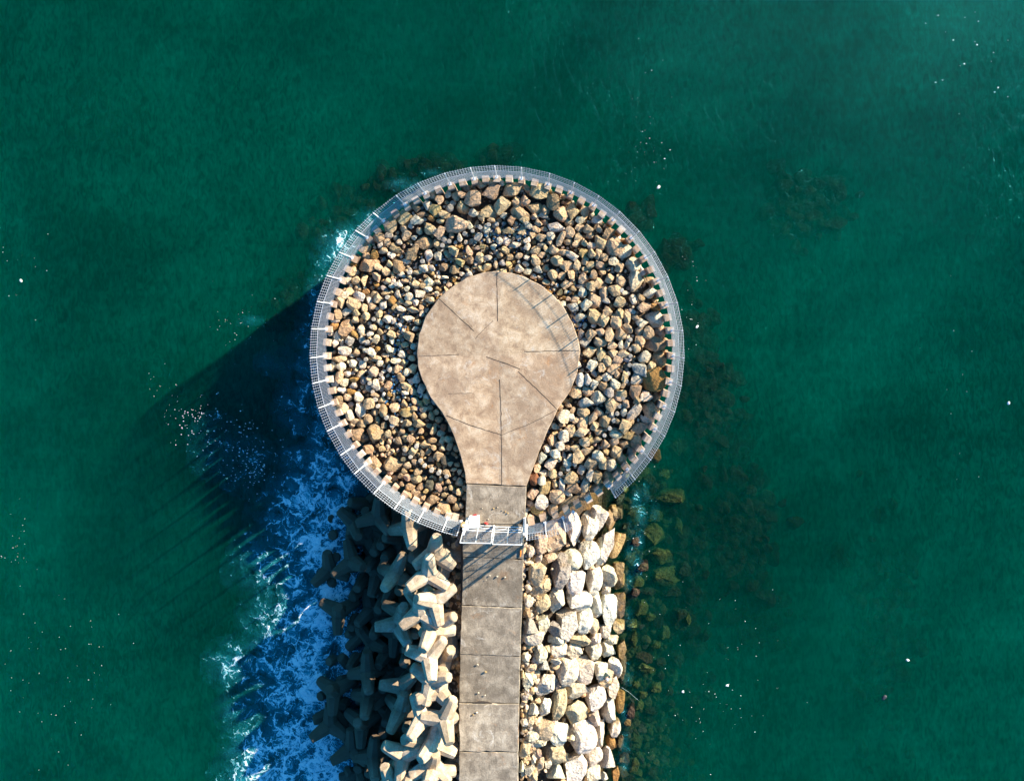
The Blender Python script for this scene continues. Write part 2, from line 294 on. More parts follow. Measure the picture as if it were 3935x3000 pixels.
HAND = {
'A': '1915 310 110 75 30 t;1770 345 80 70 0 b;1850 480 190 160 0 t;1410 420 85 80;1355 520 100 105 0 w;1235 545 110 90 20 b;1110 650 150 150;985 735 115 160 15 t;1440 575 120 130 0 y;1485 470 90 95;1580 400 65 90 0 w;1655 420 85 110;1720 410 100 80;1730 545 145 120 20 t;1530 620 125 85;1845 600 95 95 0 w;1665 710 250 190 -10 t;1380 770 120 110;1490 820 120 150;1320 925 190 150 20 b;1185 1045 150 120 -30 b;1250 680 130 90 0 w;835 865 140 110 -20 b;710 960 90 140 10 t;735 1160 210 160 0 b;1050 1150 130 170 25 b;950 845 80 60 0 w;860 940 60 80 0 w;930 920 75 80;1130 830 100 120;1065 915 70 75 0 w;900 1000 100 70;980 1050 80 80 0 w;810 1045 80 100 0 o;720 1060 90 80;580 1215 100 100;575 1145 85 45 0 o;825 1275 85 110;925 1210 90 100 20 t;845 1175 90 80;615 1065 75 65 0 b;1145 1115 90 60 0 w;960 1140 75 70;525 1290 60 110 0 w;690 1310 70 120;600 1320 90 80;450 1540 90 130;575 1560 150 130;645 1480 130 85 25 W;500 1475 90 75 0 w;540 1435 80 80;620 1390 80 80;740 1540 70 100 0 w;840 1500 80 100;790 1465 70 70;1380 1330 100 90 0 w;1240 1360 80 80;1180 1490 90 90 0 w;1160 1550 90 70;1240 1560 60 90 0 w;1385 1520 90 80;1370 1420 90 70 0 w;1710 1130 90 90 0 y;1650 1215 110 90 0 b;1530 1180 110 80 0 b;1800 1250 80 65 0 W;1920 1200 100 60 20 t;1910 1080 90 100;1800 1010 70 100;1640 1010 100 120;1570 1040 80 80;1460 930 90 90;1900 860 90 80 0 w;1700 870 60 100 0 w;1800 740 80 90 0 w;1930 640 80 110;1300 620 90 70 0 b;1400 660 70 60 0 o;1500 700 80 60;1590 560 80 80 0 g;1230 1000 80 110 20 b;1270 790 60 80;1220 860 60 60 0 w;1180 740 70 60 0 w;1110 770 70 90;1010 980 150 90 20 b;1430 800 60 60 0 g;1600 780 70 70;1610 850 60 60;1540 890 60 80 0 g;1090 1260 90 60 0 w;1000 1330 50 60 0 W;940 1320 80 70;900 1400 70 60 0 g;990 1385 70 50 0 W;1320 1190 90 80 0 w;1260 1240 100 50;1150 1400 60 70 0 w;920 1450 90 50;700 1440 80 60 0 o;1540 1290 80 40 0 w;1460 1330 70 50;1050 1470 70 90 0 w;700 1610 60 80;1080 1540 70 60',
'B': '100 390 200 150 -10 p;320 370 220 150 -10 t;210 520 180 190 0 t;375 495 145 100 30 t;610 400 200 150 0 t;405 600 210 120 25 t;80 590 180 130;565 545 165 120;675 575 90 110;760 500 140 160 0 b;460 470 100 120;480 350 80 80 0 b;825 610 170 170 -20 t;960 590 130 170 30 t;1085 595 100 140;785 755 200 110 20 w;315 685 90 100 0 b;450 680 100 80;595 710 90 75;560 650 80 80;495 740 90 80 0 g;665 700 70 70 0 b;660 635 100 70 0 w;625 865 105 80;725 850 90 90 0 w;580 780 90 70;665 780 90 60;920 700 100 85;1030 765 115 85;1035 680 100 80 0 w;940 810 100 110;900 835 70 60;835 890 70 160 25 t;905 900 100 80;1030 875 90 90;1150 855 80 75;1080 920 80 80;1000 935 80 70;1165 955 105 60 0 w;760 985 110 110;680 980 60 80;580 1000 110 80;565 1110 100 120;790 1105 150 110;850 1025 120 60;955 1060 130 90 15 w;895 1165 130 120;1010 1155 85 100;1090 1115 80 100;1065 1030 100 100 0 y;1160 1030 80 100;1225 1045 80 120;1300 1075 90 80;1240 1150 100 90 0 p;1155 1160 90 80;1100 1205 100 60;1260 910 150 140 40 t;1235 775 80 80;1120 770 100 100;1220 690 110 80 0 W;1330 830 140 170 10 b;1410 980 170 190 -30 t;1520 1000 160 120 -30 w;1590 1140 170 160 0 w;1390 1110 110 100 0 w;1450 1185 100 120;1625 1310 150 230 10 w;1460 1320 105 130;1080 1290 115 110;1185 1255 80 100;1230 1340 120 120;1270 1235 75 75;1350 1305 105 100;1400 1410 130 140;1150 1380 90 100;1285 1440 90 120;1190 1525 140 140;1315 1530 90 80 0 w;1465 1540 130 110;1075 1440 90 100 0 w;940 1260 90 110 -30 t;740 1250 110 110;850 1270 90 80;890 1360 130 90;970 1405 70 70;680 1340 80 60;600 1210 90 80 0 w;680 1190 80 70;490 1225 100 75 0 w;400 1190 90 90 0 w;555 1275 70 50 0 w;290 1150 70 90 0 y;150 1150 55 100;225 1140 70 80 0 g;60 1180 90 80;70 1090 90 70 0 w;255 1000 90 80;130 960 60 80 0 w;185 790 70 70;285 790 110 70 0 b;1690 1210 100 110 0 W;1780 1450 140 110 0 W;1780 1300 90 80;1595 1510 90 110 0 w;1685 1500 80 80 0 b;1100 1570 130 120 0 w;960 1590 110 100 0 g;990 1520 80 90;1840 1600 110 80 0 o;1700 1600 150 100;105 680 80 50;240 635 70 60 0 w;400 1060 80 60;480 1080 70 60 0 w;640 1050 80 60;350 950 120 60 0 w;270 900 80 90 0 w;200 900 70 80 0 w;30 300 60 80;90 290 80 60;150 310 70 50;210 300 60 80 0 w;1040 1560 60 60;640 940 100 60 0 g;720 920 60 60',
'D': '900 185 140 90 0 w;1045 175 150 150;1140 230 120 130;1275 235 130 140;1190 130 110 100;1315 145 100 110;1395 200 80 140 -10 t;1445 130 90 50 15 w;1560 130 170 70 -20 b;1480 190 80 70;1550 250 130 100 0 w;1690 200 180 180 0 w;1405 310 130 90 30 t;1325 355 110 140;1210 370 110 150;1110 340 90 90;1010 365 125 120;910 370 70 130 0 g;1525 335 80 90;1630 350 120 130;1750 350 110 130 0 p;1525 435 110 110;1690 480 230 160 10 b;1395 475 60 130 10 w;1335 480 60 100 10 w;1240 480 110 80;1105 450 140 100;950 450 130 110 0 g;995 555 140 120;1125 570 110 150 -20 t;1240 565 120 90;1360 570 120 80;1490 500 90 110;1590 600 130 130 0 w;1730 640 150 170 0 b;1305 635 110 80;1405 645 90 60 0 g;1180 650 90 100;1020 690 120 120 0 w;1130 715 90 90;1245 730 140 130;1530 740 130 180 -20 g;1645 715 95 110;1690 850 260 240 -30 o;1500 835 130 110 0 w;1370 820 80 140;1180 820 120 90 20 w;1300 790 60 90;980 835 80 130 0 w;895 850 90 140 0 W;1050 780 60 70 0 g;1045 890 90 100 0 w;1265 895 110 110 0 w;1150 915 120 90 20 b;1480 965 150 160 -30 b;1360 910 60 60;975 960 130 120;850 990 130 130;1100 1020 150 140 0 w;1205 985 90 100 0 g;1335 990 120 80;1600 1020 150 100 0 w;1720 1040 100 130 0 b;960 1085 160 110 10 w;1230 1100 130 150;1470 1180 110 260 32 w;1380 1100 70 80 0 p;1500 1070 90 90 0 b;1640 1160 210 160 15 t;1360 1190 60 90 0 w;930 1190 130 110 0 t;1095 1180 100 100;830 1170 60 60;785 1120 70 60;720 1240 120 140 20 w;810 1240 80 90 0 W;1035 1240 80 140 20 t;1160 1285 140 150 0 b;1240 1210 60 80 0 w;1640 1270 140 110 20 w;1365 1330 140 150;930 1310 150 140 -30 t;1050 1340 90 100;1530 1370 190 130 0 t;800 1370 110 140;640 1340 90 70 0 w;1270 1420 140 110 0 w;910 1400 160 90;1110 1390 90 80;1410 1440 130 80 -10 y;1500 1500 140 140;1370 1520 120 100 0 b;1260 1500 90 80;730 1440 110 120 0 w;600 1480 100 120;1010 1480 80 90 0 y;950 1500 110 90;690 1540 90 90 0 w;1170 1520 90 100;850 1560 100 80;960 1590 110 80;960 830 50 60;1100 840 60 60;1300 1040 80 90;1200 1180 60 50;1760 450 100 50 0 W;1820 440 60 60;860 1280 70 70;710 1330 70 50;640 1410 60 50;1090 1480 90 60;1290 1280 70 60 0 b',
'F': '880 270 130 140;1080 270 120 100 0 w;1280 225 130 140;1455 255 120 140 -20 p;1340 310 110 110;1225 370 120 120 0 w;1135 350 100 140 -20 t;1010 350 140 130;760 345 90 90 0 W;800 290 70 90 0 w;680 300 60 70;590 355 130 130 0 w;500 280 100 120 0 W;545 190 90 90 0 w;640 240 100 90 0 w;765 195 80 70 0 b;725 410 60 60 0 y;455 390 80 110;520 455 100 80 0 w;610 460 90 90;915 425 90 100 0 w;1005 470 80 130 0 w;1085 500 100 160 -10 t;1195 500 130 150;1320 445 90 80;815 500 150 130;415 510 100 120 0 r;500 535 90 90 0 w;530 610 150 120 -30 y;635 570 60 90;710 590 75 160 -10 w;840 610 150 110 15 b;955 595 95 150 15 w;1080 630 160 90 -15 b;780 670 90 80 0 W;650 700 160 140;400 670 120 120 0 p;505 750 140 150 0 W;370 770 90 80;770 770 260 120 -28 b;945 715 110 80 20 b;450 860 130 120 0 y;620 855 110 120;375 940 100 120 0 w;515 920 90 70;355 845 60 50;690 150 100 80;1170 140 90 100 0 b;1270 100 90 90;920 200 120 80 20 b;1180 230 70 70 0 y;300 590 50 40 0 w',
'C': '415 150 90 130 0 b;385 210 95 80 0 w;510 130 120 80 0 w;610 140 80 90;695 100 80 110 -20 w;785 70 80 80;605 210 80 80;510 290 150 190 10 b;660 320 70 130 0 w;630 235 110 80 -20 w;380 290 80 80 0 o;340 370 70 60 0 w;410 390 70 100 10 W;390 460 60 100 30 w;460 455 40 60 0 w;540 435 90 100 0 g;480 545 130 110 -20 w;435 620 130 80 -10 t;445 700 90 110 -20 w;360 710 70 100 0 w;570 680 90 80 0 w;675 690 70 90 0 w;830 620 80 50;1160 200 120 70 20 w;1085 100 90 60 0 w;1210 110 130 60 15 t;1175 390 110 120 0 b;1105 340 60 60 0 w;1235 310 70 50 0 W;1265 250 70 70;980 370 80 80;825 420 80 90 0 w;945 530 70 90 -20 w;770 560 80 90 0 w;1090 580 80 80 0 w;1190 615 80 70;1025 650 100 70 -30 w;1045 730 100 85;1200 730 110 100;955 730 70 90 0 w;860 675 60 60 0 w;440 820 80 120 10 t;515 795 70 70 0 W;490 880 90 80 0 w;390 880 100 110 0 W;590 840 90 60 0 o;655 790 90 70 -20 t;680 860 80 80 0 g;585 905 80 70 0 g;460 960 100 70 0 w;560 970 90 60 0 o;430 1060 100 90 0 b;530 1030 90 80;630 1035 100 100 0 w;455 1150 130 110;645 1165 110 150 0 w;755 1110 130 110;545 1225 90 110 -20 w;800 1190 80 80;895 1170 80 120 0 b;735 1260 90 90 0 g;595 1275 70 60 0 w;560 1320 80 80 0 w;660 1310 100 90;825 1280 60 90 0 b;790 1390 180 170 0 b;620 1420 140 130 -30 b;535 1410 60 80;700 1460 90 90 0 k;725 1570 120 90 20 b;1140 920 100 100;950 910 80 90 0 b;1080 810 80 110 0 b;1150 770 70 80 30 w;1190 860 60 90 0 w;1250 830 70 110 15 w;1290 950 90 110 0 w;1210 970 70 90;1120 990 80 60 0 w;1345 1030 60 90 0 w;1220 1080 80 90 0 w;1340 1080 80 80 0 y;1280 1105 60 70 0 y;1210 1155 80 60;1320 1155 80 80 0 w;1385 1140 80 60;1450 1190 60 60 0 w;1130 1190 120 90 0 y;1220 1230 70 80;1480 1280 80 80;1315 1230 70 60 0 w;1270 1300 120 90 0 g;1400 1230 60 90;1010 1270 110 80 30 w;1150 1300 110 80;880 1060 90 50;810 1010 80 50 0 b;1530 1350 60 70 0 r;1420 1390 60 110 20 w;1500 1420 80 70 0 w;1090 1390 70 70;940 1420 70 80 0 w;1590 1475 90 80 -20 W;1410 1490 90 60;1050 1500 90 80;1520 1490 70 80 0 w;1330 1530 120 80 20 b;1210 1600 100 80 0 w;1420 1570 60 70;1600 1550 70 90;610 560 80 80 0 b;680 590 60 60 0 r;530 745 50 50 0 o;830 525 60 50 0 o;930 650 50 60 0 y;600 740 60 60;470 400 60 40;860 240 60 60 0 w;855 340 70 70 0 b;900 400 40 60 0 g;1000 540 60 50 0 w;1170 545 60 60 0 r;670 430 60 70 0 g;1120 480 80 60;1215 500 60 70 0 w;1000 310 70 30 0 b;1070 280 50 50 0 w;735 545 60 60;1110 1100 80 80 0 b;960 1000 60 60 0 o;900 1000 40 50 0 W;800 640 80 40',
'E': '800 360 180 150 15 t;990 360 185 150 0 t;1145 375 80 70 0 w;900 430 90 80 0 k;1110 430 70 60;1150 510 90 80 20 p;1240 515 110 80 0 g;1240 230 60 70 0 w;1475 270 100 100 0 g;1540 310 70 120 -20 k;1565 455 100 70 10 t;1380 580 90 110 0 k;1175 600 90 80;1290 605 80 80;1480 605 90 80 30 p;1245 670 110 80 10 w;1150 700 100 110 30 t;1300 720 70 80;1265 765 80 80 20 w;1410 735 140 110 0 g;1550 840 200 130 48 b;1435 850 80 70 0 o;1670 800 80 90;1715 790 60 60 0 p;1690 895 90 70;1730 960 80 90 0 W;1700 550 80 80 0 W;1700 650 80 80;1625 720 100 80 0 b;1530 690 60 60 0 b;1600 350 60 60 0 w;1670 365 60 50;1700 430 50 60 0 w;925 540 110 80 20 b;1050 590 80 70 0 r;1615 610 60 60 0 b;1440 665 60 40 0 g;1640 420 70 40 0 w;1260 440 80 70 0 g;1390 380 60 50;1290 340 60 50;1500 510 50 60 0 w;1320 510 50 50;1500 560 60 50;1580 545 60 50;970 460 60 50 0 p;1080 480 60 60 0 b;1090 570 50 60;1110 310 60 50 0 k;1200 480 40 40;1350 640 60 50 0 y;1560 620 60 50;1620 200 70 100;1520 190 70 60 0 w;1420 190 60 70 0 t;1310 240 50 70;1370 230 70 80'}
def parse(s):
    for e in s.split(';'):
        a = e.split(); x, y, w, h = map(float, a[:4])
        yield x, y, w, h, (float(a[4]) if len(a) > 4 else 0.0), (a[5] if len(a) > 5 else 't')

def crib_z(x, y):
    """height of the stone fill inside the ring of piles"""
    r = math.hypot(x - ctr.x, y - ctr.y); a = math.atan2(y - ctr.y, x - ctr.x)
    z = -.60 - .22 * noise.noise(Vector((x * .25, y * .25, 3)))
    lower = .5 + .5 * math.cos(a - math.radians(215))           # the fill has sunk on the weather side
    z -= .12 * lower * min(1, max(0, (r - 6) / 6))
    z -= max(0, r - 13.2) * .7 * max(0, math.cos(a + .15))
    return z
def size_word(s): return 'huge' if s > 1.45 else 'large' if s > 1.0 else 'medium' if s > .72 else 'small'
crib = []
for cr, s in HAND.items():
    for x, y, w, h, a, t in parse(s):
        X, Y = crop(cr, x, y)
        p = P(X, Y, -.9)
        rr = math.hypot(p.x - ctr.x, p.y - ctr.y)
        crib.append([p.x, p.y, csize(cr, w) * 1.22, csize(cr, h) * 1.22, -math.radians(a), t, rr])
def inside(poly, x, y):
    c = False; n = len(poly)
    for i in range(n):
        x1, y1 = poly[i]; x2, y2 = poly[(i + 1) % n]
        if (y1 > y) != (y2 > y) and x < (x2 - x1) * (y - y1) / (y2 - y1) + x1: c = not c
    return c
BULB = [(1069, 583), (1100, 587), (1130, 596), (1160, 611), (1190, 634), (1213, 660), (1232, 694), (1244, 728), (1249, 755), (1243, 800), (1227, 842), (1200, 881), (1188, 908), (1174, 938), (1160, 972), (1149, 1003), (1140, 1027), (1133, 1046),
        (1131, 1112), (1117, 1127), (1001, 1127), (1003, 1040), (1001, 1018), (992, 982), (976, 936), (963, 908), (951, 887), (926, 854), (908, 816), (899, 787), (897, 760), (901, 720), (916, 680), (944, 641), (972, 618), (1005, 597), (1040, 586)]
bulb_w = [tuple(P(X, Y, 0).xy) for X, Y in BULB]
class Hash:
    def __init__(s, c=1.5): s.c = c; s.d = {}
    def add(s, x, y, r): s.d.setdefault((int(x // s.c), int(y // s.c)), []).append((x, y, r))
    def ok(s, x, y, r, k):
        i, j = int(x // s.c), int(y // s.c)
        for a in range(i - 2, i + 3):
            for b in range(j - 2, j + 3):
                for (u, v, q) in s.d.get((a, b), ()):
                    if (u - x) ** 2 + (v - y) ** 2 < (k * (q + r)) ** 2: return False
        return True
hs = Hash(); keep = []
for c in crib:
    r = (c[2] + c[3]) / 4
    if hs.ok(c[0], c[1], r, .45): hs.add(c[0], c[1], r); keep.append(c)
crib = keep
# stones between the surveyed ones
tries = 0; lo = []
while tries < 26000:
    tries += 1
    a = R.uniform(0, 2 * PI); rr = 14.6 * math.sqrt(R.random()); x = ctr.x + rr * math.cos(a); y = ctr.y + rr * math.sin(a)
    if inside(bulb_w, x, y): continue
    r = R.choice((.5, .42, .36, .3, .26, .22)) if tries < 16000 else R.uniform(.12, .2)
    if not hs.ok(x, y, r, .86 if tries < 16000 else .8): continue
    hs.add(x, y, r); t = R.choice('ttttwwwwbbgyoptW')
    (crib if r > .28 else lo).append([x, y, r * 2.2 * R.uniform(.85, 1.25), r * 2.1, R.uniform(0, PI), t, rr])
for c in crib + lo:                          # browner, weathered stones where the spray comes over
    a_ = math.degrees(math.atan2(c[1] - ctr.y, c[0] - ctr.x)) % 360
    if 205 < a_ < 268 and c[6] > 6.5 + abs(a_ - 240) * .05: c[5] = {'w': 't', 'W': 't', 't': 'b', 'g': 'b'}.get(c[5], c[5])
crib.sort(key=lambda c: -c[2] * c[3])
def jit(col, k=.10):
    f = 1 + R.uniform(-k, k); return tuple(min(1, v * f * (1 + R.uniform(-.05, .05))) for v in col)
def place_rock(meshes, name, x, y, z, sx, sy, sz, rot, tone, tilt=.25):
    o = bpy.data.objects.new(name, R.choice(meshes)); C.objects.link(o)
    o.location = (x, y, z); o.scale = (sx / 2, sy / 2, sz / 2)
    e = Quaternion((0, 0, 1), rot) @ Quaternion((1, 0, 0), R.uniform(-tilt, tilt)) @ Quaternion((0, 1, 0), R.uniform(-tilt, tilt)) @ Matrix.Diagonal((1, 1, 1)).to_quaternion()
    o.rotation_mode = 'QUATERNION'; o.rotation_quaternion = e
    o.color = (*jit(TONES[tone]), 1)
    return o
NIND = 300
items = []
stuffV, stuffF, stuffC = [], [], []
def stuff_add(V, F, Cc, shape, x, y, z, sx, sy, sz, rot, tone, tilt=.4):
    v, f = shape; n = len(V); col = jit(TONES[tone], .15)
    q = (Quaternion((0, 0, 1), rot) @ Quaternion((1, 0, 0), R.uniform(-tilt, tilt))).to_matrix()
    for p in v: V.append(q @ Vector((p.x * sx / 2, p.y * sy / 2, p.z * sz / 2)) + Vector((x, y, z)))
    for g in f: F.append([i + n for i in g])
    Cc.append((len(f), col))
def stuff_build(name, V, F, Cc, mat, smooth=True):
    o = mesh_obj(name, V, F, mat, smooth=smooth); me = o.data
    at = me.attributes.new('tone', 'FLOAT_COLOR', 'FACE'); arr = []
    for k, c in Cc: arr += [c[0], c[1], c[2], 1.0] * k
    at.data.foreach_set('color', arr)
    if hasattr(me, 'set_sharp_from_angle'): me.set_sharp_from_angle(angle=math.radians(32))
    return o
for k, (x, y, w, h, a, t, rr) in enumerate(crib):
    v = .62 * min(w, h) + .12 * max(w, h)
    z = crib_z(x, y) + R.uniform(-.10, .22) - .12 * max(0, min(w, h) - .9)
    if k < NIND:
        o = place_rock(ROCKS, 'rock', x, y, z, w, h, v * 1.15, a, t)
        big = size_word(max(w, h)); rd = rr
        band = 'by the piles' if rd > 12.2 else 'in the outer fill' if rd > 9.8 else 'in the middle fill' if rd > 7.6 else 'by the platform'
        asp = max(w, h) / min(w, h); sh = 'long ' if asp > 1.45 else ''
        pl, ang = clock(x, y)
        tag(o, None, 'rock', 'loose limestone rocks filling the crib')
        items.append((o, f'{big} {sh}{TWORD[t]} rock {band}', f'{big} {sh}{TWORD[t]} rocks {band}', pl, ang * 100 + rr))
    else:
        stuff_add(stuffV, stuffF, stuffC, R.choice(RUB), x, y, z - .06, w, h, v * 1.1, a, t)
uniq(items, 'clockwise')
for (x, y, w, h, a, t, rr) in lo:
    stuff_add(stuffV, stuffF, stuffC, R.choice(RUB), x, y, crib_z(x, y) - .22 + R.uniform(-.12, .08), w, h, min(w, h) * .8, a, t)
for k in range(2600):                       # the smallest gravel between them
    a = R.uniform(0, 2 * PI); rr = 14.0 * math.sqrt(R.random()); x = ctr.x + rr * math.cos(a); y = ctr.y + rr * math.sin(a)
    if inside(bulb_w, x, y): continue
    r = R.uniform(.1, .26); stuff_add(stuffV, stuffF, stuffC, R.choice(RUB1), x, y, crib_z(x, y) - .5, r, r * R.uniform(.6, 1), r * .7, R.uniform(0, 3), R.choice('ttwwgbbk'))
for (cx_, cy_, sx_, sy_, nn) in ((1125, 505, 26, 12, 160), (1060, 500, 18, 8, 60), (855, 680, 12, 30, 140), (862, 830, 10, 40, 120), (1150, 620, 50, 12, 60), (1240, 690, 8, 30, 50), (905, 870, 16, 20, 40), (1000, 560, 40, 12, 60)):  # small scraps; their blue is sky-lit shade put into the colour
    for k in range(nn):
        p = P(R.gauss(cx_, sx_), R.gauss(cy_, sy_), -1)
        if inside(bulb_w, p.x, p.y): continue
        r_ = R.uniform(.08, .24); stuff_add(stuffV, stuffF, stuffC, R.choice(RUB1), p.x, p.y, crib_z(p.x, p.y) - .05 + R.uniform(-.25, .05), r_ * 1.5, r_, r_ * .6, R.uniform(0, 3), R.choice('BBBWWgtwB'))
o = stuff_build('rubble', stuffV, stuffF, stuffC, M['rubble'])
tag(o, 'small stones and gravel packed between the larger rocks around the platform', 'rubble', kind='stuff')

# ---------------------------------------------------------------- the mound under everything, the sea bed
def mound_z(x, y):
    X, Y = PX(x, y, -3)
    r = math.hypot(x - ctr.x, y - ctr.y)
    z1 = crib_z(x, y) - .5 - max(0, r - 14.5) * 7
    z2 = -30
    if y < ctr.y - 8:
        xl, xr = P(990, 1400, 0).x, P(1120, 1400, 0).x
        if x < xl: z2 = -1.5 - (xl - x) * .62
        elif x > xr: z2 = -1.7 - (x - xr) * .57
        else: z2 = -1.3
        if x > xr + 8.9: z2 = -6.77 - (x - xr - 8.9) * .10
        if x > xr + 13: z2 = -7.18 - (x - xr - 13) * .5
        e = (ctr.y - 8) - y
        z2 -= max(0, 4 - e) * 1.0 if r > 13 else 0
    return max(z1, z2, -15.0) + .12 * noise.noise(Vector((x * .7, y * .7, 0)))
gx = []; st = .6
v = []; f = []; nx, ny = 90, 172; x0, y0 = -27, -56
for j in range(ny):
    for i in range(nx):
        x, y = x0 + i * st, y0 + j * st * .7 + 0; v.append((x, y, mound_z(x, y)))
for j in range(ny - 1):
    for i in range(nx - 1): k = j * nx + i; f.append((k, k + 1, k + nx + 1, k + nx))
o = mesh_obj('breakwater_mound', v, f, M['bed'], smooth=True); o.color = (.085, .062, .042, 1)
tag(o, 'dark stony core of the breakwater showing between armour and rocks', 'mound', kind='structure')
o = mesh_obj('seabed', [(-400, -400, -15.2), (400, -400, -15.2), (400, 400, -15.2), (-400, 400, -15.2)], [(0, 1, 2, 3)], simple('seabed_sand', (.2, .2, .12), .9))
tag(o, kind='structure')

# ---------------------------------------------------------------- platform and path
def slab(name, pts, zt, th, mat, parent, inset=.0, bev=.05):
    """a concrete slab with worn, slightly irregular edges"""
    n = len(pts); V = []
    for z, off in ((zt - th, 0), (zt - bev, 0), (zt, bev)):
        cx = sum(p[0] for p in pts) / n; cy = sum(p[1] for p in pts) / n
        for (x, y) in pts:
            d = Vector((cx - x, cy - y)); d.normalize()
            V.append((x + d.x * off, y + d.y * off, z))
    F = []
    for k in range(2):
        for i in range(n): F.append((k * n + i, k * n + (i + 1) % n, (k + 1) * n + (i + 1) % n, (k + 1) * n + i))
    F.append(tuple(range(2 * n, 3 * n))); F.append(tuple(range(n - 1, -1, -1)))
    o = mesh_obj(name, V, F, mat, parent)
    return o
def dens(poly, step=.5, amp=.02):
    out = []
    for i in range(len(poly)):
        a = Vector(poly[i]); b = Vector(poly[(i + 1) % len(poly)]); m = max(1, int((b - a).length / step)); nrm = Vector((-(b - a).y, (b - a).x)).normalized()
        for k in range(m):
            p = a.lerp(b, k / m); out.append(tuple(p + nrm * (amp * noise.noise(Vector((p.x * 3, p.y * 3, 1))) * 2 if k else 0)))
    return out
plat = empty('platform', ctr); tag(plat, 'pear-shaped concrete platform with radial joints in the middle of the rocks', 'platform', kind='structure')
def pp(lst, z=0): return [tuple(P(X, Y, z).xy) for X, Y in lst]
def par(o, parent):
    o.parent = parent; o.matrix_parent_inverse = Matrix.Translation(-Vector(parent.location)); return o
top_poly = [q for q in BULB if q not in ((1131, 1112), (1117, 1127), (1001, 1127))]
top_poly = [q for q in BULB[:18]] + [q for q in BULB[21:]]
par(slab('round_slab', dens(pp(top_poly)[::-1], .5, .03), 0.0, 1.3, M['platform'], None), plat)
par(slab('entrance_slab', dens(pp([(1004, 1042), (1133, 1048), (1131, 1112), (1117, 1128), (1001, 1127)])[::-1], .5, .02), -.03, 1.2, M['path'], None), plat)
seams = [[(1069, 585), (1070, 640), (1071, 691)], [(944, 642), (980, 676), (1021, 713)], [(898, 767), (940, 765), (988, 763)], [(1128, 757), (1190, 755), (1247, 754)],
         [(1023, 729), (1042, 708), (1061, 690)], [(1046, 768), (1091, 783), (1119, 794)], [(1115, 799), (1160, 842), (1199, 880)], [(1075, 816), (1078, 880), (1079, 936), (1080, 1044)],
         [(961, 894), (1010, 914), (1079, 936)], [(1079, 936), (1140, 912), (1199, 882)], [(965, 847), (1020, 846)]]
mb = MB(); sb = MB()
for q, sline in enumerate(seams):
    pts = []
    for a, b in zip(sline[:-1], sline[1:]):
        a, b = P(*a), P(*b); m = max(2, int((b - a).length / .35))
        for k in range(m):
            p = a.lerp(b, k / m); pts.append(p)
    pts.append(P(*sline[-1]))
    w = .034 if q not in (4, 9, 10, 2) else .02
    V = []
    for i, p in enumerate(pts):
        d = (pts[min(i + 1, len(pts) - 1)] - pts[max(i - 1, 0)]).normalized(); nrm = Vector((-d.y, d.x, 0))
        c = p + nrm * (.05 * noise.noise(Vector((p.x * 2.1, p.y * 2.1, q))))
        ww = w * (1 + .7 * noise.noise(Vector((p.x * 4, p.y * 4, 5))))
        V += [c + nrm * ww + Vector((0, 0, .005)), c - nrm * ww + Vector((0, 0, .005))]
    mb.add(V, [(2 * i, 2 * i + 1, 2 * i + 3, 2 * i + 2) for i in range(len(pts) - 1)])
par(mb.build('joint', M['seam']), plat)
path = empty('path', P(1058, 1400, 0)); tag(path, 'straight concrete walkway slabs leading down the breakwater to the gate', 'path', kind='structure')
jl = [(996, 1128), (996, 1199), (993.3, 1303), (989.7, 1408), (988, 1512.8), (988, 1617.5), (987, 1722), (986, 1827)]
jr = [(1129, 1128), (1126.5, 1204), (1123.5, 1308.6), (1119.8, 1413), (1117.5, 1514.6), (1115.5, 1618.6), (1114.5, 1722), (1113, 1827)]
for k in range(7):
    g = .55
    quad = [(jl[k][0], jl[k][1] + g), (jr[k][0], jr[k][1] + g), (jr[k + 1][0], jr[k + 1][1] - g), (jl[k + 1][0], jl[k + 1][1] - g)]
    o = slab('path_slab', dens(pp(quad)[::-1], .45, .035 if k != 4 else .06), -.06 + (.0, -.02, .01, -.03, .03, -.02, 0)[k], 1.2, M['path'], None); par(o, path); f_ = (.92, .95, .98, .86, 1.22, .98, .9)[k]; o.color = (f_, f_ * 1.01, f_ * 1.0, 1)
mb = MB(); cpts = [(1018, 1512), (1023, 1509.6), (1030, 1508), (1040, 1507.6), (1050, 1509), (1058, 1511.5), (1060, 1513.4), (1040, 1512.6)]
mb.add([P(X, Y, -.02) for X, Y in cpts], [tuple(range(7, -1, -1))]); par(mb.build('broken_edge', M['seam']), path)
mb = MB(); mb.add([P(X, Y, -.045) for X, Y in ((1116.4, 1522), (1112, 1535), (1113.5, 1560), (1111, 1580), (1113, 1603), (1115.2, 1612), (1116.2, 1560))], [tuple(range(6, -1, -1))]); par(mb.build('rusty_edge', M['rust']), path)
o = mesh_obj('path_base', [P(992, 1125, -.3), P(1124, 1125, -.3), P(1110, 1830, -.3), P(990, 1830, -.3)], [(3, 2, 1, 0)], M['seam']); par(o, path)

# ---------------------------------------------------------------- ring of piles, beam, inner stubs
NP = 88
pile_mesh = []
for k in range(4):
    mb = MB(); mb.box((0, 0, -4.0), .6, .58, 8.0); v = [q.copy() for q in mb.v]
    for q in v:
        if q.z > -.5: q.x *= R.uniform(.9, 1.03); q.y *= R.uniform(.9, 1.03)
    me = bpy.data.meshes.new('concrete_pile'); me.from_pydata([tuple(q) for q in v], [], mb.f); me.materials.append(M['pile']); pile_mesh.append(me)
